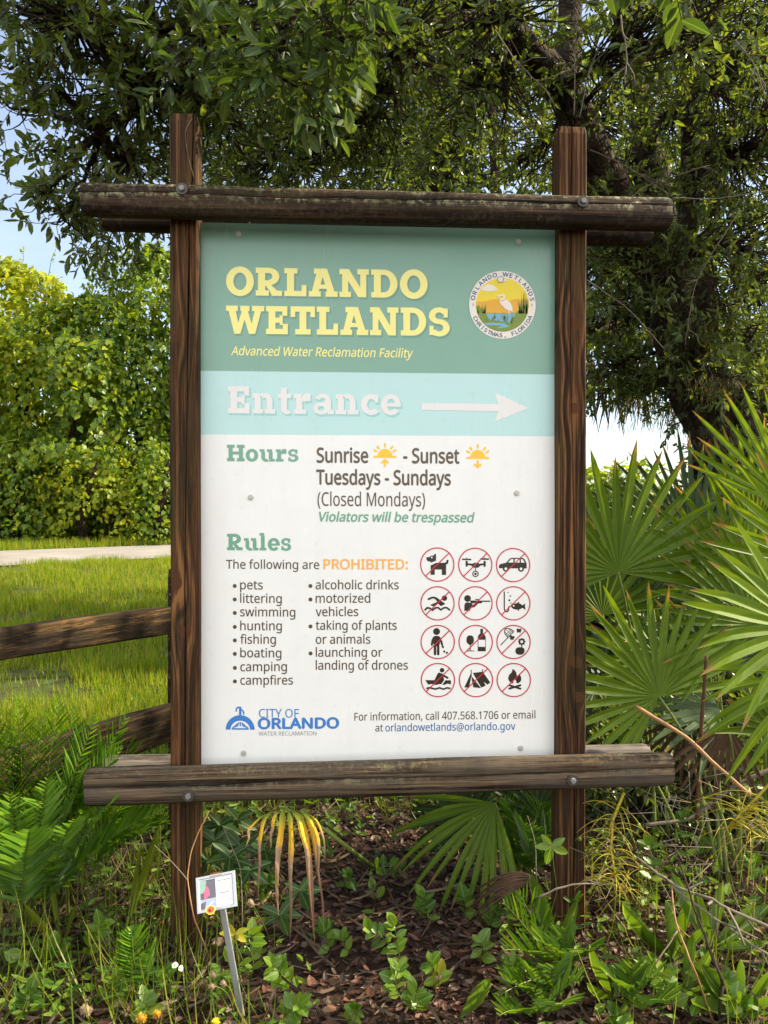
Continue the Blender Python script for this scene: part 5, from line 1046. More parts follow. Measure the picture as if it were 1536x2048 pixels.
M['herb_yellow'] = leaf_mat('yellow_leaf', [(.30, .32, .02), (.40, .36, .02), (.45, .33, .03)], .4, (1.4, 1.3, .35, 1), .4, .35, .3, .3)
M['lance'] = leaf_mat('lance_leaf', [(.055, .115, .013), (.08, .15, .016), (.115, .18, .02)], .38, (1.6, 1.5, .4, 1), .4, .4, .45, .45)
M['creeper'] = leaf_mat('creeper_leaf', [(.025, .07, .016), (.04, .09, .02), (.06, .115, .025)], .35, (1.7, 1.6, .4, 1), .35, .4, .35, .3)
def scatter(n, x0, x1, y0, y1, r): x = r.uniform(x0, x1, n); y = r.uniform(y0, y1, n); return np.column_stack([x, y, [gz(a, b) for a, b in zip(x, y)]])
r = np.random.default_rng(5); n = 26000
P = scatter(n, -1.7, 1.7, -.75, 2.3, r); P[:, 2] += r.random(n) ** 2 * .03
P = P[P[:, 1] < .9 + r.gamma(1.2, .4, n)]; n = len(P)
az = r.uniform(0, 2 * np.pi, n); D = np.column_stack([np.cos(az), np.sin(az), r.normal(0, .22, n)]); N = np.column_stack([r.normal(0, .4, n), r.normal(0, .4, n), np.ones(n)])
L = np.minimum(r.gamma(4, .0062, n) + .007, .05)
o = put('bark_mulch', leaf_mesh('bark_mulch', P, D, N, L, L * r.uniform(.25, .6, n), T_oval(.5, .42, .05, .12), M['chip'])); o['kind'] = 'stuff'
n = 9000; P = scatter(n, -1.7, 1.7, -.75, 2.2, r); P[:, 2] += r.random(n) * .035; az = r.uniform(0, 2 * np.pi, n); D = np.column_stack([np.cos(az), np.sin(az), r.normal(0, .15, n)]); N = np.column_stack([r.normal(0, .4, n), r.normal(0, .4, n), np.ones(n)])
dens = np.clip(.25 + .9 * np.clip(-P[:, 0] - .2, 0, 1) + .7 * np.clip(P[:, 0] - .45, 0, 1) + .35 * np.array([mnoise.noise(Vector(p) * 3) for p in P]), .16, 1); k = r.random(n) < dens; n = k.sum()
o = put('dry_litter', leaf_mesh('dry_litter', P[k], D[k], N[k], r.uniform(.04, .22, n), r.uniform(.0012, .003, n), T_lance(.1, .18, 4, lambda t: .5), M['straw'])); o['kind'] = 'stuff'
# grass and weeds, thick at the lower left and behind the beam
n = 34000; P = scatter(n, -1.7, 1.6, -.75, 2.6, r); k = []
for x, y, z in P:
    q = .62 * max(0, min(1, (-x - .22) * 1.8)) * (1.0 if y < .5 else .8) + .75 * max(0, min(1, (y - .75) * 1.2)) * (1 if x < .45 else .45) + .16 * (x > .6); k.append(r.random() < q * (.55 + 1.0 * mnoise.noise(Vector((x * 2.5, y * 2.5, 0)))))
P = P[np.array(k)]; n = len(P); hgt = np.where(P[:, 1] < .6, r.uniform(.05, .24, n) * (1 + .5 * (P[:, 1] < -.2)), r.uniform(.05, .15, n))
o = blades('weedy_grass', P, hgt, r.uniform(.003, .0065, n), r.uniform(.3, 2.2, n), M['weed'], 5, 12); o['kind'] = 'stuff'
n = 20000; P = scatter(n, -1.7, 1.7, -.75, 2.6, r); k = np.array([r.random() < np.clip(max((y - .3) * .9, (-x - .10) * .95, (x - .25) * 1.0), .025, .6) * np.clip(.5 + 1.3 * mnoise.noise(Vector((x * 2.6, y * 2.6, 4))), 0, 1.2) for x, y, z in P]); P = P[k]; n = len(P); P[:, 2] += r.uniform(.01, .10, n)
D = np.column_stack([r.normal(size=(n, 2)), r.uniform(-.1, .6, n)]); N = np.column_stack([r.normal(0, .35, n), r.normal(0, .35, n), np.ones(n)]); L = r.uniform(.02, .06, n)
o = put('low_herbs', leaf_mesh('low_herbs', P, D, N, L, L * r.uniform(.35, .6, n), T_oval(), M['herb'])); o['kind'] = 'stuff'

def sprig(name, label, cat, foot, path, mat, L, W, pairs, tmpl=None, group=None, seed=0, alt=False, tip=3, stem='petiole', sr=.0016, lie=.35):
    """a stem through the given points with leaves in pairs; foot is its base on the ground"""
    r = np.random.default_rng(seed + 100); pts = [Vector(p) for p in path]; th = thing(name, label, cat, foot, group); mb = MB(); P = []; D = []; N = []
    fine = []
    for a, b in zip(pts[:-1], pts[1:]): fine += [a.lerp(b, i / 6) for i in range(6)]
    fine.append(pts[-1])
    for _ in range(3): fine = [fine[0]] + [(fine[i - 1] + fine[i] * 2 + fine[i + 1]) / 4 for i in range(1, len(fine) - 1)] + [fine[-1]]
    m_ = len(fine); mb.tube(fine, [sr * (1.15 - .6 * i / m_) for i in range(m_)], 5)
    for i in range(pairs):
        u = .30 + .66 * i / max(1, pairs - 1); j = min(m_ - 2, int(u * (m_ - 1))); t = (fine[j + 1] - fine[j]).normalized(); c = TOCAM(fine[j]); s = t.cross(c).normalized()
        for sg in ((-1, 1) if not alt else ((-1) ** i,)):
            d = s * sg * r.uniform(.7, 1.1) + t * r.uniform(.25, .8) + Vector(r.normal(size=3)) * .25; nn = Vector((0, 0, 1)) * (1 - lie) + c * (lie + r.uniform(-.2, .4)) + Vector(r.normal(size=3)) * .28
            P.append(fine[j]); D.append(d); N.append(nn)
    t = (fine[-1] - fine[-2]).normalized()
    for k in range(tip): P.append(fine[-1]); D.append(t * .6 + Vector(r.normal(size=3)) * .6 + Vector((0, 0, .2))); N.append(Vector((0, 0, .7)) + TOCAM(fine[-1]) * .6 + Vector(r.normal(size=3)) * .3)
    P, D, N = [np.array([tuple(x) for x in q]) for q in (P, D, N)]; n = len(P); LL = L * r.uniform(.65, 1.15, n)
    put('stem', mb.mesh('stem', M[stem]), th); put('leaves', leaf_mesh('leaves', P, D, N, LL, LL * W / L * r.uniform(.85, 1.15, n), tmpl or T_round(), M[mat], smooth=True), th); return th
def ground_sprig(label, gx, gy, pts, mat='herb_bright', pairs=5, L=.046, W=.030, seed=0, group='round leaved vine seedlings', **kw):
    """pts: pixel and rise towards the viewer; every point stands on or over the ground below"""
    g = on_ground(gx, gy); path = [g]; dg = (g - CAM).dot(FW)
    for px, py, dd in pts: path.append(at_d(px, py, dg + dd))
    return sprig('vine_seedling', label, 'plant', g, path, mat, L, W, pairs, seed=seed, group=group, **kw)
for i, a in enumerate([
    ('bright round leaved seedling left of the bottom middle, between dying frond and marker stake', 590, 1975, [(570, 1955, -.02), (545, 1930, -.04)], 'herb_bright', 6),
    ('leafy seedling cluster on bare mulch in the middle of the foreground', 800, 1925, [(780, 1890, -.02), (760, 1870, -.03), (740, 1862, -.03)], 'herb_bright', 5),
    ('taller branch of the seedling right of middle on bare mulch', 800, 1945, [(800, 1915, -.02), (795, 1885, -.04), (790, 1852, -.05)], 'herb_bright', 5),
    ('low yellow green seedling at the bottom edge right of middle', 830, 2030, [(835, 2010, -.02), (830, 1985, -.04)], 'herb_bright', 5),
    ('seedling trailing down the mulch below the middle cluster', 810, 2010, [(795, 1985, -.01), (790, 1955, -.03), (800, 1940, -.03)], 'herb_bright', 5),
    ('glossy seedling under the beam between dying frond and drooping green fan', 720, 1750, [(745, 1740, -.02), (770, 1732, -.03), (800, 1735, -.03)], 'herb', 5),
    ('small seedling with rounded leaves right below the dying frond stalk', 690, 1780, [(690, 1765, -.02), (700, 1755, -.03)], 'herb', 3),
    ('upright glossy seedling with paired leaves left of the dead curled frond', 860, 1850, [(852, 1820, -.02), (848, 1795, -.03)], 'herb', 5),
    ('round leaved seedling left of the left post foot', 165, 1935, [(175, 1900, -.02), (190, 1870, -.04), (200, 1850, -.05)], 'herb_bright', 5),
    ('wide leaved seedling in straw at the left', 130, 1935, [(120, 1915, -.02), (110, 1895, -.03)], 'herb_bright', 3),
    ('small seedling at the lower left bottom edge', 60, 2040, [(58, 2010, -.02), (62, 1985, -.03)], 'herb', 4),
    ('seedling with round leaves just right of the marker stake', 500, 1960, [(508, 1930, -.02), (500, 1895, -.04), (505, 1870, -.05)], 'herb_bright', 5),
    ('seedling at the marker stake foot on its left side', 440, 2000, [(430, 1975, -.02), (440, 1950, -.03)], 'herb', 4),
    ('two leaved sprout on mulch left of the lance leaf', 700, 1905, [(690, 1895, -.02), (685, 1880, -.03)], 'herb_bright', 2),
    ('seedling leaning over the right post foot', 1160, 1850, [(1150, 1830, -.03), (1145, 1800, -.06)], 'herb', 3),
    ('round leaved sprig under the fruit stalk right of the right post', 1290, 1830, [(1300, 1780, -.02), (1305, 1735, -.03), (1300, 1690, -.03)], 'herb_bright', 4),
    ('thin sprig with round leaves rising right of the lower beam end', 1370, 1790, [(1372, 1740, -.02), (1375, 1680, -.03), (1368, 1635, -.04)], 'herb', 4),
    ('bushy round leaved sprig low at the bottom right', 1350, 2040, [(1345, 2000, -.03), (1330, 1970, -.05), (1325, 1945, -.06)], 'herb_bright', 7),
    ('pair of broad glossy leaves at the bottom edge right of the coontie', 1255, 2045, [(1245, 2040, -.03), (1235, 2030, -.04)], 'herb_bright', 3),
    ('round leaved sprig at the bottom right corner', 1500, 2040, [(1490, 2020, -.03), (1470, 2000, -.05)], 'herb_bright', 5),
    ('creeping seedling under the right beam end beside the fruit stalk', 1440, 1720, [(1450, 1700, -.02), (1430, 1685, -.03), (1400, 1690, -.04)], 'herb', 5),
    ('sparse sprout on mulch near the branch with pale lichen', 960, 1930, [(965, 1900, -.02), (960, 1885, -.03)], 'herb_bright', 3),
    ('small two leaf sprout on mulch right of middle', 880, 1975, [(870, 1945, -.02), (862, 1925, -.03)], 'herb_bright', 3),
    ('yellowing sprout on open mulch right of middle', 885, 1955, [(880, 1950, -.01), (872, 1948, -.02)], 'herb_yellow', 1),
    ('seedling beside the lower left grass tuft', 260, 2010, [(240, 1990, -.02), (235, 1965, -.04)], 'herb_bright', 5),
    ('low seedling at the bottom edge near the yellow flower heads', 290, 2045, [(295, 2025, -.02), (290, 2005, -.03)], 'herb_bright', 4),
    ('dark leaved seedling behind the marker plate', 520, 1800, [(530, 1780, -.02), (545, 1760, -.03)], 'herb', 5),
    ('seedling right of the dying frond tips', 660, 1905, [(655, 1880, -.02), (650, 1860, -.03)], 'herb', 3)]):
    ground_sprig(*a[:4], mat=a[4], pairs=a[5], seed=i)

# five fingered creeper round the left post and a bright sprout by the right post
def creeper(label, hubs, mat, foot, L, seed, name='creeper_vine', cat='plant', group=None, nf=5):
    r = np.random.default_rng(seed); th = thing(name, label, cat, foot, group); mb = MB(); P = []; D = []; N = []
    for hx, hy, d in hubs:
        h = at_d(hx, hy, d); c = TOCAM(h); a0 = r.uniform(-.4, .4)
        nn = (c * .8 + Vector((0, 0, .6)) + Vector(r.normal(size=3)) * .25).normalized()
        for k in range(nf):
            a = a0 + (k - (nf - 1) / 2) * 1.05; d_ = scr(math.sin(a), -math.cos(a) * .9 + .25, 0); P.append(h); D.append(d_); N.append(nn)
        g = Vector(foot); mb.tube([g, (g + h) / 2 + Vector(r.normal(size=3)) * .02, h], [.0018, .0016, .001], 5)
    P, D, N = [np.array([tuple(x) for x in q]) for q in (P, D, N)]; LL = L * r.uniform(.75, 1.15, len(P))
    put('stem', mb.mesh('stem', M['petiole']), th); put('leaves', leaf_mesh('leaves', P, D, N, LL, LL * .44, T_round(), M[mat], smooth=True), th)
creeper('dark five fingered creeper between left post and dying frond', [(430, 1680, 2.62), (460, 1715, 2.58), (440, 1650, 2.7), (480, 1690, 2.66), (415, 1720, 2.6), (500, 1740, 2.6), (475, 1640, 2.8), (530, 1700, 2.8), (600, 1780, 2.6), (560, 1830, 2.5)], 'creeper', on_ground(450, 1800), .075, 1)
creeper('bright yellow green five fingered creeper sprout at the foot of the right post', [(1103, 1692, 2.42)], 'herb_bright', on_ground(1090, 1870), .062, 2)
creeper('bright yellow star shaped leaf beside the marker stake', [(470, 1868, 2.2)], 'herb_yellow', on_ground(500, 1950), .045, 3)
# lance leaved rosettes at the lower right
def rosette(label, foot, tips, seed, mat='lance', Wk=.19, group='lance leaved plants'):
    r = np.random.default_rng(seed); th = thing('lance_leaf_plant', label, 'plant', foot, group); P = []; D = []; N = []; L = []
    for px, py, dd in tips:
        e = at_d(px, py, (Vector(foot) - CAM).dot(FW) + dd); v = e - Vector(foot); P.append(tuple(foot)); D.append(tuple(v)); L.append(v.length); N.append(tuple(Vector((0, 0, .8)) + TOCAM(foot) * .8 + Vector(r.normal(size=3)) * .35))
    L = np.array(L); put('leaves', leaf_mesh('leaves', np.array(P), np.array(D), np.array(N), L, L * Wk * r.uniform(.8, 1.2, len(L)), T_lance(.25, -.12, 8, lambda t: .08 + .42 * max(0, math.sin(math.pi * min(1, max(0, t - .12) / .88))) ** .8), M[mat], smooth=True), th)
rosette('lance leaved plant below the right beam end, two leaves leaning up left', on_ground(1345, 1925), [(1265, 1790, -.1), (1310, 1800, -.08), (1365, 1800, -.05), (1400, 1850, -.08), (1300, 1860, -.1)], 1)
rosette('lance leaved clump in the lower right with long leaves to the right', on_ground(1420, 1900), [(1530, 1880, -.1), (1500, 1795, 0), (1440, 1760, .05), (1345, 1745, .1), (1540, 1800, .05), (1395, 1790, -.02)], 2)
rosette('single tall lance leaf standing before the right post', on_ground(1115, 1920), [(1076, 1756, -.05), (1150, 1800, 0)], 3, Wk=.21)
rosette('lance leaf leaning right at the bottom middle on bare mulch', on_ground(915, 2044), [(962, 1950, -.1)], 4, Wk=.28)
rosette('lance leaved rosette at the bottom right corner', on_ground(1480, 2030), [(1420, 1940, -.1), (1530, 1930, -.05), (1540, 1990, -.1), (1400, 1990, -.12), (1470, 1920, 0), (1390, 1945, -.05)], 5)
rosette('lance leaved plant left of the bottom right corner, broad leaf to the left', on_ground(1225, 2000), [(1195, 1880, -.05), (1250, 1910, 0), (1180, 1950, -.1), (1275, 1940, .02)], 6)
rosette('lance leaved plant between coontie and fruit stalk', on_ground(1370, 1990), [(1310, 1900, -.05), (1420, 1900, -.03), (1440, 1950, -.1), (1380, 1870, 0)], 7)
rosette('grassy strap leaf standing tall left of the left post', on_ground(255, 1860), [(305, 1650, .05), (278, 1690, .02)], 8, 'weed', .06, None)
rosette('long thin grass blades in front of the coontie', on_ground(125, 1900), [(95, 1745, 0), (60, 1800, -.03), (150, 1810, -.02)], 9, 'weed', .07, None)

# stalks, twigs and dead branches
def twig(label, pts, r0, r1, mat='twig_grey', name='dead_twig', cat='twig', forks=0, seed=0, wob=1.2, group=None):
    rr = np.random.default_rng(seed + 7); P = [Vector(p) for p in pts]; fine = []
    for a, b in zip(P[:-1], P[1:]): fine += [a.lerp(b, i / 8) for i in range(8)]
    fine.append(P[-1])
    for _ in range(4): fine = [fine[0]] + [(fine[i - 1] + fine[i] * 2 + fine[i + 1]) / 4 for i in range(1, len(fine) - 1)] + [fine[-1]]
    fine = [p + Vector((mnoise.noise(p * 22), mnoise.noise(p * 22 + Vector((4, 0, 0))), mnoise.noise(p * 22 + Vector((0, 4, 0))))) * r0 * wob for p in fine]
    m_ = len(fine); mb = MB(); mb.tube(fine, [(r0 + (r1 - r0) * i / (m_ - 1)) * (1 + .18 * mnoise.noise(fine[i] * 60)) for i in range(m_)], 6)
    for k in range(forks):
        j = int(rr.integers(m_ // 4, m_ - 1)); t = (fine[min(j + 1, m_ - 1)] - fine[j - 1]).normalized(); d = (t + Vector(rr.normal(size=3)) * .7).normalized(); L = rr.uniform(.04, .14)
        mb.tube([fine[j], fine[j] + d * L * .5 + Vector(rr.normal(size=3)) * .008, fine[j] + d * L], [r1 * 1.1, r1 * .9, r1 * .6], 4)
    return tag(put(name, mb.mesh(name, M[mat])), label, cat, group)
d_ = lambda px, py, d: at_d(px, py, d)
twig('pale forked dead branch lying across the lance leaves at the lower right', [d_(1275, 1715, 2.4), d_(1343, 1768, 2.3), d_(1420, 1800, 2.25), d_(1560, 1865, 2.15)], .0035, .0045, forks=6, seed=1)
twig('second pale branch slanting down to the lower right corner', [d_(1343, 1772, 2.3), d_(1400, 1815, 2.25), d_(1470, 1865, 2.2), d_(1560, 1925, 2.1)], .003, .0035, forks=4, seed=2)
twig('dark bent branch standing down through the lance leaves', [d_(1357, 1715, 2.3), d_(1380, 1790, 2.25), d_(1412, 1880, 2.2), d_(1440, 1950, 2.12), on_ground(1462, 2020)], .0025, .0055, 'twig', forks=2, seed=3)
twig('tan stem arching to the bottom right edge', [d_(1343, 1772, 2.3), d_(1352, 1850, 2.2), d_(1385, 1930, 2.1), on_ground(1428, 2047)], .0022, .003, 'stalk_tan', forks=1, seed=4)
twig('light straw coloured stem slanting to the bottom left of the coontie', [d_(1355, 1862, 2.15), d_(1310, 1930, 2.1), on_ground(1245, 2047)], .0018, .003, 'straw', seed=5)
twig('arched grey twig in front of the right post foot', [on_ground(1052, 1830), d_(1072, 1795, 2.4), d_(1115, 1776, 2.4), d_(1165, 1767, 2.4), d_(1215, 1770, 2.42)], .004, .002, forks=2, seed=6)
twig('thin upright white twig left of the right post', [d_(1055, 1632, 2.45), d_(1070, 1680, 2.45), d_(1073, 1750, 2.42), on_ground(1078, 1840)], .0012, .0022, seed=7)
twig('lichen dotted branch on the mulch right of middle', [on_ground(930, 1800), on_ground(960, 1850), on_ground(995, 1890), on_ground(1040, 1900)], .004, .005, 'twig_grey', forks=5, seed=8)
twig('thin tan vine looping from the left post to the marker', [d_(418, 1622, 2.4), d_(385, 1690, 2.36), d_(374, 1750, 2.32), d_(385, 1830, 2.25), on_ground(425, 1930)], .0014, .0024, 'stalk_tan', seed=9)
twig('short twig with a leaf bud reaching left of the left post', [d_(308, 1690, 2.3), d_(340, 1720, 2.3), d_(376, 1760, 2.3)], .001, .0014, 'straw', seed=10)
twig('dead vine stem on the right side of the marker', [d_(445, 1650, 2.5), d_(482, 1735, 2.45), d_(485, 1830, 2.35), on_ground(480, 1930)], .001, .0018, 'straw', seed=11)
twig('thin dry runner across the mulch in the middle', [on_ground(700, 1900), on_ground(760, 1880), on_ground(880, 1900), on_ground(960, 1930)], .0016, .0014, 'twig', seed=12)
twig('dry runner curving over the mulch below the dying frond', [on_ground(480, 1900), on_ground(580, 1930), on_ground(680, 1955), on_ground(780, 1935)], .002, .0015, 'twig_grey', seed=13)
twig('long dark stem crossing the mulch from beam to bottom right', [d_(640, 1600, 2.7), on_ground(760, 1740), on_ground(830, 1830), on_ground(900, 1960)], .0014, .0016, 'twig', seed=14)
twig('thin pale vine hanging on the top of the left post', [at_y(384, 238, PYF - .004), at_y(370, 262, PYF - .004), at_y(373, 300, PYF - .005), at_y(388, 356, PYF - .006)], .0012, .0008, 'twig_grey', name='dead_vine', seed=15)
twig('tan broken palm stalk slanting over the right beam end', [d_(1271, 1413, 2.75), d_(1375, 1475, 2.7), d_(1420, 1520, 2.65), d_(1500, 1590, 2.6)], .008, .007, 'stalk_tan', 'dead_palm_stalk', 'palm stalk', seed=16, wob=.15)
twig('upright brown dead palm stalk right of the dappled fan', [d_(1413, 1312, 2.9), d_(1405, 1420, 2.9), d_(1398, 1520, 2.88), d_(1395, 1640, 2.85)], .006, .0085, 'stalk_brown', 'dead_palm_stalk', 'palm stalk', seed=17, wob=.15)
twig('grey dead palm stalk lying low behind the fruit stalk', [d_(1290, 1650, 2.9), d_(1380, 1640, 2.9), d_(1470, 1570, 2.9), d_(1560, 1530, 2.9)], .007, .008, 'twig_grey', 'dead_palm_stalk', 'palm stalk', seed=18, wob=.15)
for k, (pts, lb) in enumerate((([(1175, 560, 4), (1260, 620, 4), (1330, 700, 4)], 'thin bare twig across the shaded trunk'), ([(1480, 420, 4), (1390, 560, 4.1), (1370, 690, 4.2)], 'pale bare twig hanging before the leaning trunk'), ([(1210, 440, 3.9), (1290, 370, 4), (1420, 330, 4)], 'pale twig running right from the top beam end'), ([(1345, 395, 3.6), (1420, 400, 3.6), (1540, 380, 3.7)], 'level bare twig off the right end of the top beam'), ([(1180, 300, 4), (1250, 330, 4), (1340, 390, 4)], 'slanting bare twig right of the right post top'),
      ([(990, 60, 3), (1030, 120, 3), (1100, 190, 3.1)], 'grey twig hanging left of the forked trunk'), ([(1240, 30, 2.6), (1255, 110, 2.6), (1250, 170, 2.6)], 'knobbly twig hanging at the top right'), ([(1470, 80, 3), (1510, 130, 3), (1530, 190, 3)], 'curved pale twig near the right edge of the canopy'), ([(1148, 230, 3.6), (1150, 120, 3.6), (1155, 20, 3.7)], 'straight thin shoot above the right post'), ([(1160, 235, 3.6), (1175, 150, 3.6), (1200, 90, 3.7)], 'leaning thin shoot above the right post'))):
    twig(lb, [d_(*p) for p in pts], .003, .0018, 'twig_grey', 'bare_twig', 'twig', forks=5, seed=30 + k)
# tangle of dead grey stems under the palmettos
r = np.random.default_rng(8); mb = MB()
for k in range(80):
    a = d_(r.uniform(1200, 1540), r.uniform(1560, 1740), r.uniform(2.5, 3.2)); b = a + Vector((r.normal() * .12, r.normal() * .12, r.normal() * .07)); m_ = (a + b) / 2 + Vector(r.normal(size=3)) * .05
    if min(a.z, b.z, m_.z) > .01: mb.tube([a, (a + m_ * 2 + b) / 4 + Vector(r.normal(size=3)) * .01, b], [.0016, .0014, .001], 4)
o = put('dead_stem_tangle', mb.mesh('dead_stem_tangle', M['twig_grey'])); o['kind'] = 'stuff'

# yellow fruit stalks with green fruits
M['fruit_stalk'] = flat_mat('fruit_stalk_yellow', (.42, .33, .02), .5, .35, 0, .5, 90)
M['fruit'] = flat_mat('green_fruit', (.16, .24, .02), .35, .45, 0, .4, 60)
def fruit_stalk(label, main, nb, Lb, seed, nfruit):
    r = np.random.default_rng(seed); th = thing('palmetto_fruit_stalk', label, 'fruit stalk', main[-1], 'yellow palmetto fruit stalks'); mb = MB(); fine = []
    for a, b in zip(main[:-1], main[1:]): fine += [a.lerp(b, i / 6) for i in range(6)]
    fine.append(main[-1]); mb.tube(fine, [.0055 - .003 * i / len(fine) for i in range(len(fine))], 6); ends = []
    for k in range(nb):
        p = fine[int(r.integers(3, len(fine)))]; v = Vector(r.normal(size=3)); v.z *= .6; v.normalize(); L = Lb * r.uniform(.5, 1.25)
        pts = [p + v * L * u + Vector((0, 0, L * (.35 * u - .65 * u * u))) for u in np.linspace(0, 1, 8)]; mb.tube(pts, [.0018 - .001 * u for u in np.linspace(0, 1, 8)], 4); ends += pts[3:]
    put('stalk', mb.mesh('stalk', M['fruit_stalk']), th)
    for k in range(nfruit):
        e = ends[int(r.integers(0, len(ends)))]; fb = MB(); fb.ball(e - Vector((0, 0, .008)), .0068, 0, 8, (1, 1, 1.35)); put('fruit', fb.mesh('fruit', M['fruit']), th)
fruit_stalk('drooping yellow fruit stalk just right of the right post under the beam', [d_(1248, 1585, 2.58), d_(1226, 1640, 2.55), d_(1222, 1700, 2.52), d_(1232, 1760, 2.5), d_(1255, 1800, 2.48)], 62, .12, 1, 14)
fruit_stalk('yellow fruit stalk branching at the right edge under the palmettos', [d_(1550, 1555, 2.5), d_(1500, 1610, 2.48), d_(1470, 1640, 2.46), d_(1530, 1680, 2.45)], 46, .15, 2, 9)
# curled dead palm leaf
t = thing('dead_palm_leaf', 'curled brown dead palm leaf lying on mulch left of the right post', 'palm leaf', on_ground(1010, 1790)); r = np.random.default_rng(3); mb = MB()
for k in range(15):
    oy = k * 3.2; a = d_(1068 + r.uniform(-5, 4), 1752 + oy * .35, 2.5); m1 = d_(1030, 1738 + oy * .8 + r.uniform(-4, 4), 2.47); m2 = d_(985, 1745 + oy * 1.2, 2.46); e = on_ground(925 + r.uniform(-20, 30), 1790 + oy * 1.6)
    pts = [a * (1 - u) ** 3 + m1 * 3 * u * (1 - u) ** 2 + m2 * 3 * u * u * (1 - u) + e * u ** 3 for u in np.linspace(0, 1, 14)]
    w_ = r.uniform(.0022, .0046); mb.tube(pts, [w_ * (1 - .75 * (i / 13) ** 2) for i in range(14)], 5)
put('strips', mb.mesh('strips', M['fan_dead']), t)

# ------------------------------------------------------------------ little plant marker on its metal stake
M['alu'] = flat_mat('marker_metal', (.50, .52, .54), .4, .5, .5, .25, 60)
M['rust'] = flat_mat('rusty_clip', (.20, .085, .04), .8, .2, 0, .5, 90)
foot = on_ground(488, 2022); fd = (foot - CAM).dot(FW)
mk = thing('plant_marker', 'small tilted metal plant marker with photo card on a leaning stake', 'plant marker', foot)
PQ = [(389, 1828), (469, 1815), (476, 1738), (397, 1757)]          # outer corners of the tilted plate
dq = fd - .13; Q = [at_d(x, y, dq - (.0 if y > 1790 else -.045)) for x, y in PQ]
ux = ((Q[1] - Q[0]) + (Q[2] - Q[3])).normalized(); uy = ((Q[3] - Q[0]) + (Q[2] - Q[1])); uy = (uy - ux * uy.dot(ux)).normalized(); un = ux.cross(uy); o0 = sum(Q, Vector()) / 4
mw, mh = ((Q[1] - Q[0]).length + (Q[2] - Q[3]).length) / 2, ((Q[3] - Q[0]).length + (Q[2] - Q[1]).length) / 2
def mp3(u, v, h=0): return o0 + ux * (u - .5) * mw + uy * (v - .5) * mh + un * h
mb = MB(); vs = []; e_ = .07
for h, a in ((.000, 0), (.0035, .01), (.0035, e_), (.0012, e_ + .02)): vs += [mp3(a, a, h), mp3(1 - a, a, h), mp3(1 - a, 1 - a, h), mp3(a, 1 - a, h)]
mb.add(vs, [(3, 2, 1, 0)] + [(4 * l + i, 4 * l + (i + 1) % 4, 4 * l + 4 + (i + 1) % 4, 4 * l + 4 + i) for l in range(3) for i in range(4)] + [(12, 13, 14, 15)])
plate = put('plate', mb.mesh('plate', M['alu']), mk)
cardc = dict(card=flat_mat('card_white', (.66, .65, .63), .45, .3), pic=flat_mat('card_photo_grey', (.17, .165, .20), .4, .4, 0, .6, 260), mint=flat_mat('card_photo_mint', (.36, .55, .44), .4, .4, 0, .5, 200), pink=flat_mat('card_photo_pink', (.70, .16, .28), .4, .4, 0, .35, 200), sky=flat_mat('card_photo_blue', (.42, .50, .68), .4, .4, 0, .35, 200), ink=flat_mat('card_ink', (.16, .16, .16), .5, .3))
mb = MB(); hq = [.0016, .0019, .0022, .0025]
def cq(pts, mi, lv): mb.add([mp3(u, v, hq[lv]) for u, v in pts], [tuple(range(len(pts)))], mi)
cq([(.09, .09), (.91, .09), (.91, .91), (.09, .91)], 0, 0); cq([(.10, .36), (.49, .36), (.49, .88), (.10, .88)], 1, 1); cq([(.10, .10), (.49, .10), (.49, .35), (.10, .35)], 4, 1)
cq([(.10, .52), (.22, .55), (.27, .86), (.10, .88)], 2, 2); cq([(.19, .37), (.25, .36), (.35, .47), (.33, .60), (.28, .72), (.20, .58)], 3, 3); cq([(.10, .10), (.20, .10), (.24, .30), (.10, .26)], 1, 2); cq([(.30, .12), (.44, .26), (.40, .28), (.27, .15)], 0, 2)
for v, w_, b in ((.79, .34, .014), (.73, .24, .008), (.66, .26, .008), (.60, .2, .008), (.54, .18, .008), (.44, .22, .016), (.38, .18, .008), (.32, .24, .008), (.25, .28, .008)):
    x = .70 - w_ / 2; k = 0
    while x < .70 + w_ / 2 - .02:
        l_ = min(.02 + .035 * ((k * 37) % 10) / 10, .70 + w_ / 2 - x); cq([(x, v), (x + l_, v), (x + l_, v + b * 1.6), (x, v + b * 1.6)], 5, 1); x += l_ + .014; k += 1
put('card', mb.mesh('card', [cardc[k] for k in ('card', 'pic', 'mint', 'pink', 'sky', 'ink')]), plate, True)
mb = MB(); mb.add([mp3(.36, .95, .0045), mp3(.64, .95, .0045), mp3(.70, 1.03, .003), mp3(.62, 1.05, -.002), mp3(.36, 1.03, -.002)], [(0, 1, 2, 3, 4)]); put('clip', mb.mesh('clip', M['rust']), plate, True)
mb = MB(); top = mp3(.58, .35, -.006); sweep(mb, foot + Vector((0, 0, -.05)), top, rrect(.0085, .005, .002, 2), 12, .002, 1); put('stake', mb.mesh('stake', M['alu']), mk)

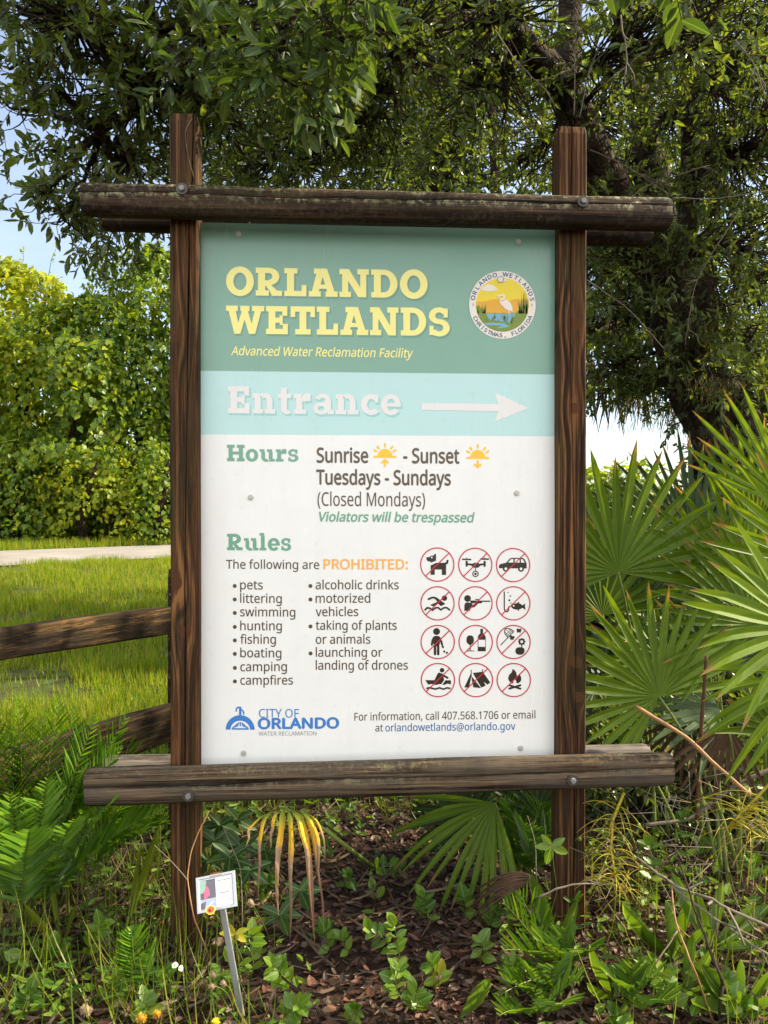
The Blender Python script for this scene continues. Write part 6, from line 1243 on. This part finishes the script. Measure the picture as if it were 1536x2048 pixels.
# ------------------------------------------------------------------ flowers
fm = dict(red=flat_mat('petal_red', (.55, .07, .03), .6, .2), tip=flat_mat('petal_yellow', (.75, .45, .04), .6, .2), orange=flat_mat('flower_orange', (.55, .26, .02), .6, .2, 0, .4, 300), tan=flat_mat('seed_head_tan', (.38, .27, .17), .9, .1, 0, .6, 300), white=flat_mat('petal_white', (.8, .8, .76), .6, .2), eye=flat_mat('flower_eye', (.25, .08, .03), .8, .1), yel=flat_mat('flower_yellow', (.65, .50, .03), .7, .1))
def flower(name, label, px, py, d, foot_px, kind, rad, seed, group=None):
    r = np.random.default_rng(seed); h = at_d(px, py, d); ft = on_ground(*foot_px); th = thing(name, label, 'flower', ft, group); mb = MB(); mid = (h + ft) / 2 + Vector((r.normal() * .02, 0, .05)); mb.tube([ft * (1 - u) ** 2 + mid * 2 * u * (1 - u) + h * u * u for u in np.linspace(0, 1, 10)], .0013, 5); put('stem', mb.mesh('stem', M['petiole']), th)
    ax = (TOCAM(h) + Vector((r.normal() * .3, 0, .5))).normalized(); s = ax.orthogonal().normalized(); b = ax.cross(s); mb = MB()
    if kind in ('daisy', 'white'):
        n = 11 if kind == 'daisy' else 6
        for k in range(n):
            a = 2 * math.pi * k / n + r.uniform(-.1, .1); d_ = s * math.cos(a) + b * math.sin(a); q = ax.cross(d_); L = rad * r.uniform(.85, 1.1); w_ = rad * (.26 if kind == 'daisy' else .36)
            mb.add([h, h + d_ * L * .72 - q * w_ + ax * L * .1, h + d_ * L * .72 + q * w_ + ax * L * .1], [(0, 1, 2)], 0)
            mb.add([h + d_ * L * .72 - q * w_ + ax * L * .1, h + d_ * L * .97 - q * w_ * .8, h + d_ * L * .88, h + d_ * L * .97 + q * w_ * .8, h + d_ * L * .72 + q * w_ + ax * L * .1], [(0, 1, 2, 3, 4)], 1)
        put('petals', mb.mesh('petals', [fm['red'], fm['tip']] if kind == 'daisy' else [fm['white'], fm['white']]), th); mb = MB(); mb.ball(h + ax * rad * .12, rad * .36, 0, 8, (1, 1, .8)); put('centre', mb.mesh('centre', fm['eye'] if kind == 'daisy' else fm['yel']), th)
    else:
        mb.ball(h, rad * .7, 0, 10); n = 70; D = rand_dirs(r, n); P = np.array(h) + D * rad * .6
        for p, q in zip(P, D):
            p = Vector(p); q = Vector(q); o_ = q.orthogonal().normalized() * rad * .12; mb.add([p - o_, p + o_, p + q * rad * .6], [(0, 1, 2)], 0)
        put('head', mb.mesh('head', fm[kind]), th)
flower('blanket_flower', 'red and yellow blanket flower hanging at the lower edge of the plant marker', 421, 1820, 2.06, (500, 1960), 'daisy', .0135, 1)
flower('seed_head', 'large orange yellow flower head at the bottom edge left', 283, 2036, 1.95, (300, 2047), 'orange', .013, 2, 'round flower heads')
flower('seed_head', 'smaller orange flower head right of the large orange one', 314, 2027, 2.0, (320, 2045), 'orange', .010, 3, 'round flower heads')
flower('seed_head', 'fluffy tan seed head left of the orange flower heads', 172, 2020, 2.0, (185, 2047), 'tan', .015, 4, 'round flower heads')
flower('seed_head', 'pale tan seed head right of the marker plate', 502, 1806, 2.15, (550, 1900), 'tan', .011, 5, 'round flower heads')
flower('seed_head', 'tan seed head beside the stake, left one of a close pair', 424, 1973, 2.05, (470, 2040), 'tan', .009, 6, 'round flower heads')
flower('seed_head', 'tan seed head beside the stake, right one of a close pair', 447, 1967, 2.05, (480, 2040), 'tan', .009, 7, 'round flower heads')
flower('seed_head', 'green tan seed head under the white flowers', 426, 1950, 2.12, (440, 2000), 'tan', .010, 8, 'round flower heads')
flower('seed_head', 'yellow flower head at the bottom edge below the stake', 432, 2044, 1.95, (440, 2048), 'yel', .010, 9, 'round flower heads')
flower('white_flower', 'white daisy with yellow eye low beside the left post foot, left one', 350, 1930, 2.15, (352, 1975), 'white', .009, 10, 'small white flowers')
flower('white_flower', 'white daisy with yellow eye low beside the left post foot, right one', 362, 1937, 2.15, (358, 1975), 'white', .008, 11, 'small white flowers')
# extra seedlings that thicken the bed
for i, a in enumerate([
    ('small bright seedling right under the middle of the lower beam', 640, 1720, [(650, 1705, -.02), (655, 1690, -.03)], 'herb', 4),
    ('yellow green seedling at the bottom edge left of the middle', 690, 2046, [(700, 2035, -.02), (712, 2020, -.03)], 'herb_bright', 3),
    ('seedling at the bottom edge under the right of the marker', 560, 2044, [(575, 2025, -.03), (600, 2010, -.05)], 'herb_bright', 6),
    ('slim seedling on open mulch under the drooping green fan', 930, 1840, [(932, 1815, -.02), (928, 1795, -.03)], 'herb', 3),
    ('seedling creeping beside the upright lance leaf at the right post', 1050, 1960, [(1035, 1945, -.02), (1020, 1930, -.03)], 'herb_bright', 4),
    ('round leaved seedling at the left edge in the straw', 25, 1960, [(30, 1935, -.02), (40, 1915, -.03)], 'herb_bright', 4),
    ('leafy seedling before the left post foot', 330, 1990, [(335, 1965, -.02), (325, 1940, -.04)], 'herb', 5),
    ('seedling between the bottom right lance leaves', 1440, 2010, [(1435, 1985, -.02), (1450, 1960, -.04)], 'herb_bright', 5),
    ('round leaved climber at the right edge above the lance leaves', 1530, 1760, [(1520, 1735, -.02), (1500, 1715, -.04)], 'herb', 5),
    ('sprout at the far end of the mulch behind the dying frond', 660, 1680, [(665, 1660, -.01), (672, 1645, -.02)], 'herb_bright', 3),
    ('pair of leaves on mulch left of the drooping fan tips', 760, 1800, [(752, 1790, -.01), (745, 1780, -.02)], 'herb_bright', 2),
    ('dark seedling on the mulch between post foot and dead curled leaf', 985, 1860, [(980, 1838, -.02), (990, 1820, -.03)], 'herb', 4)]):
    ground_sprig(*a[:4], mat=a[4], pairs=a[5], seed=60 + i)
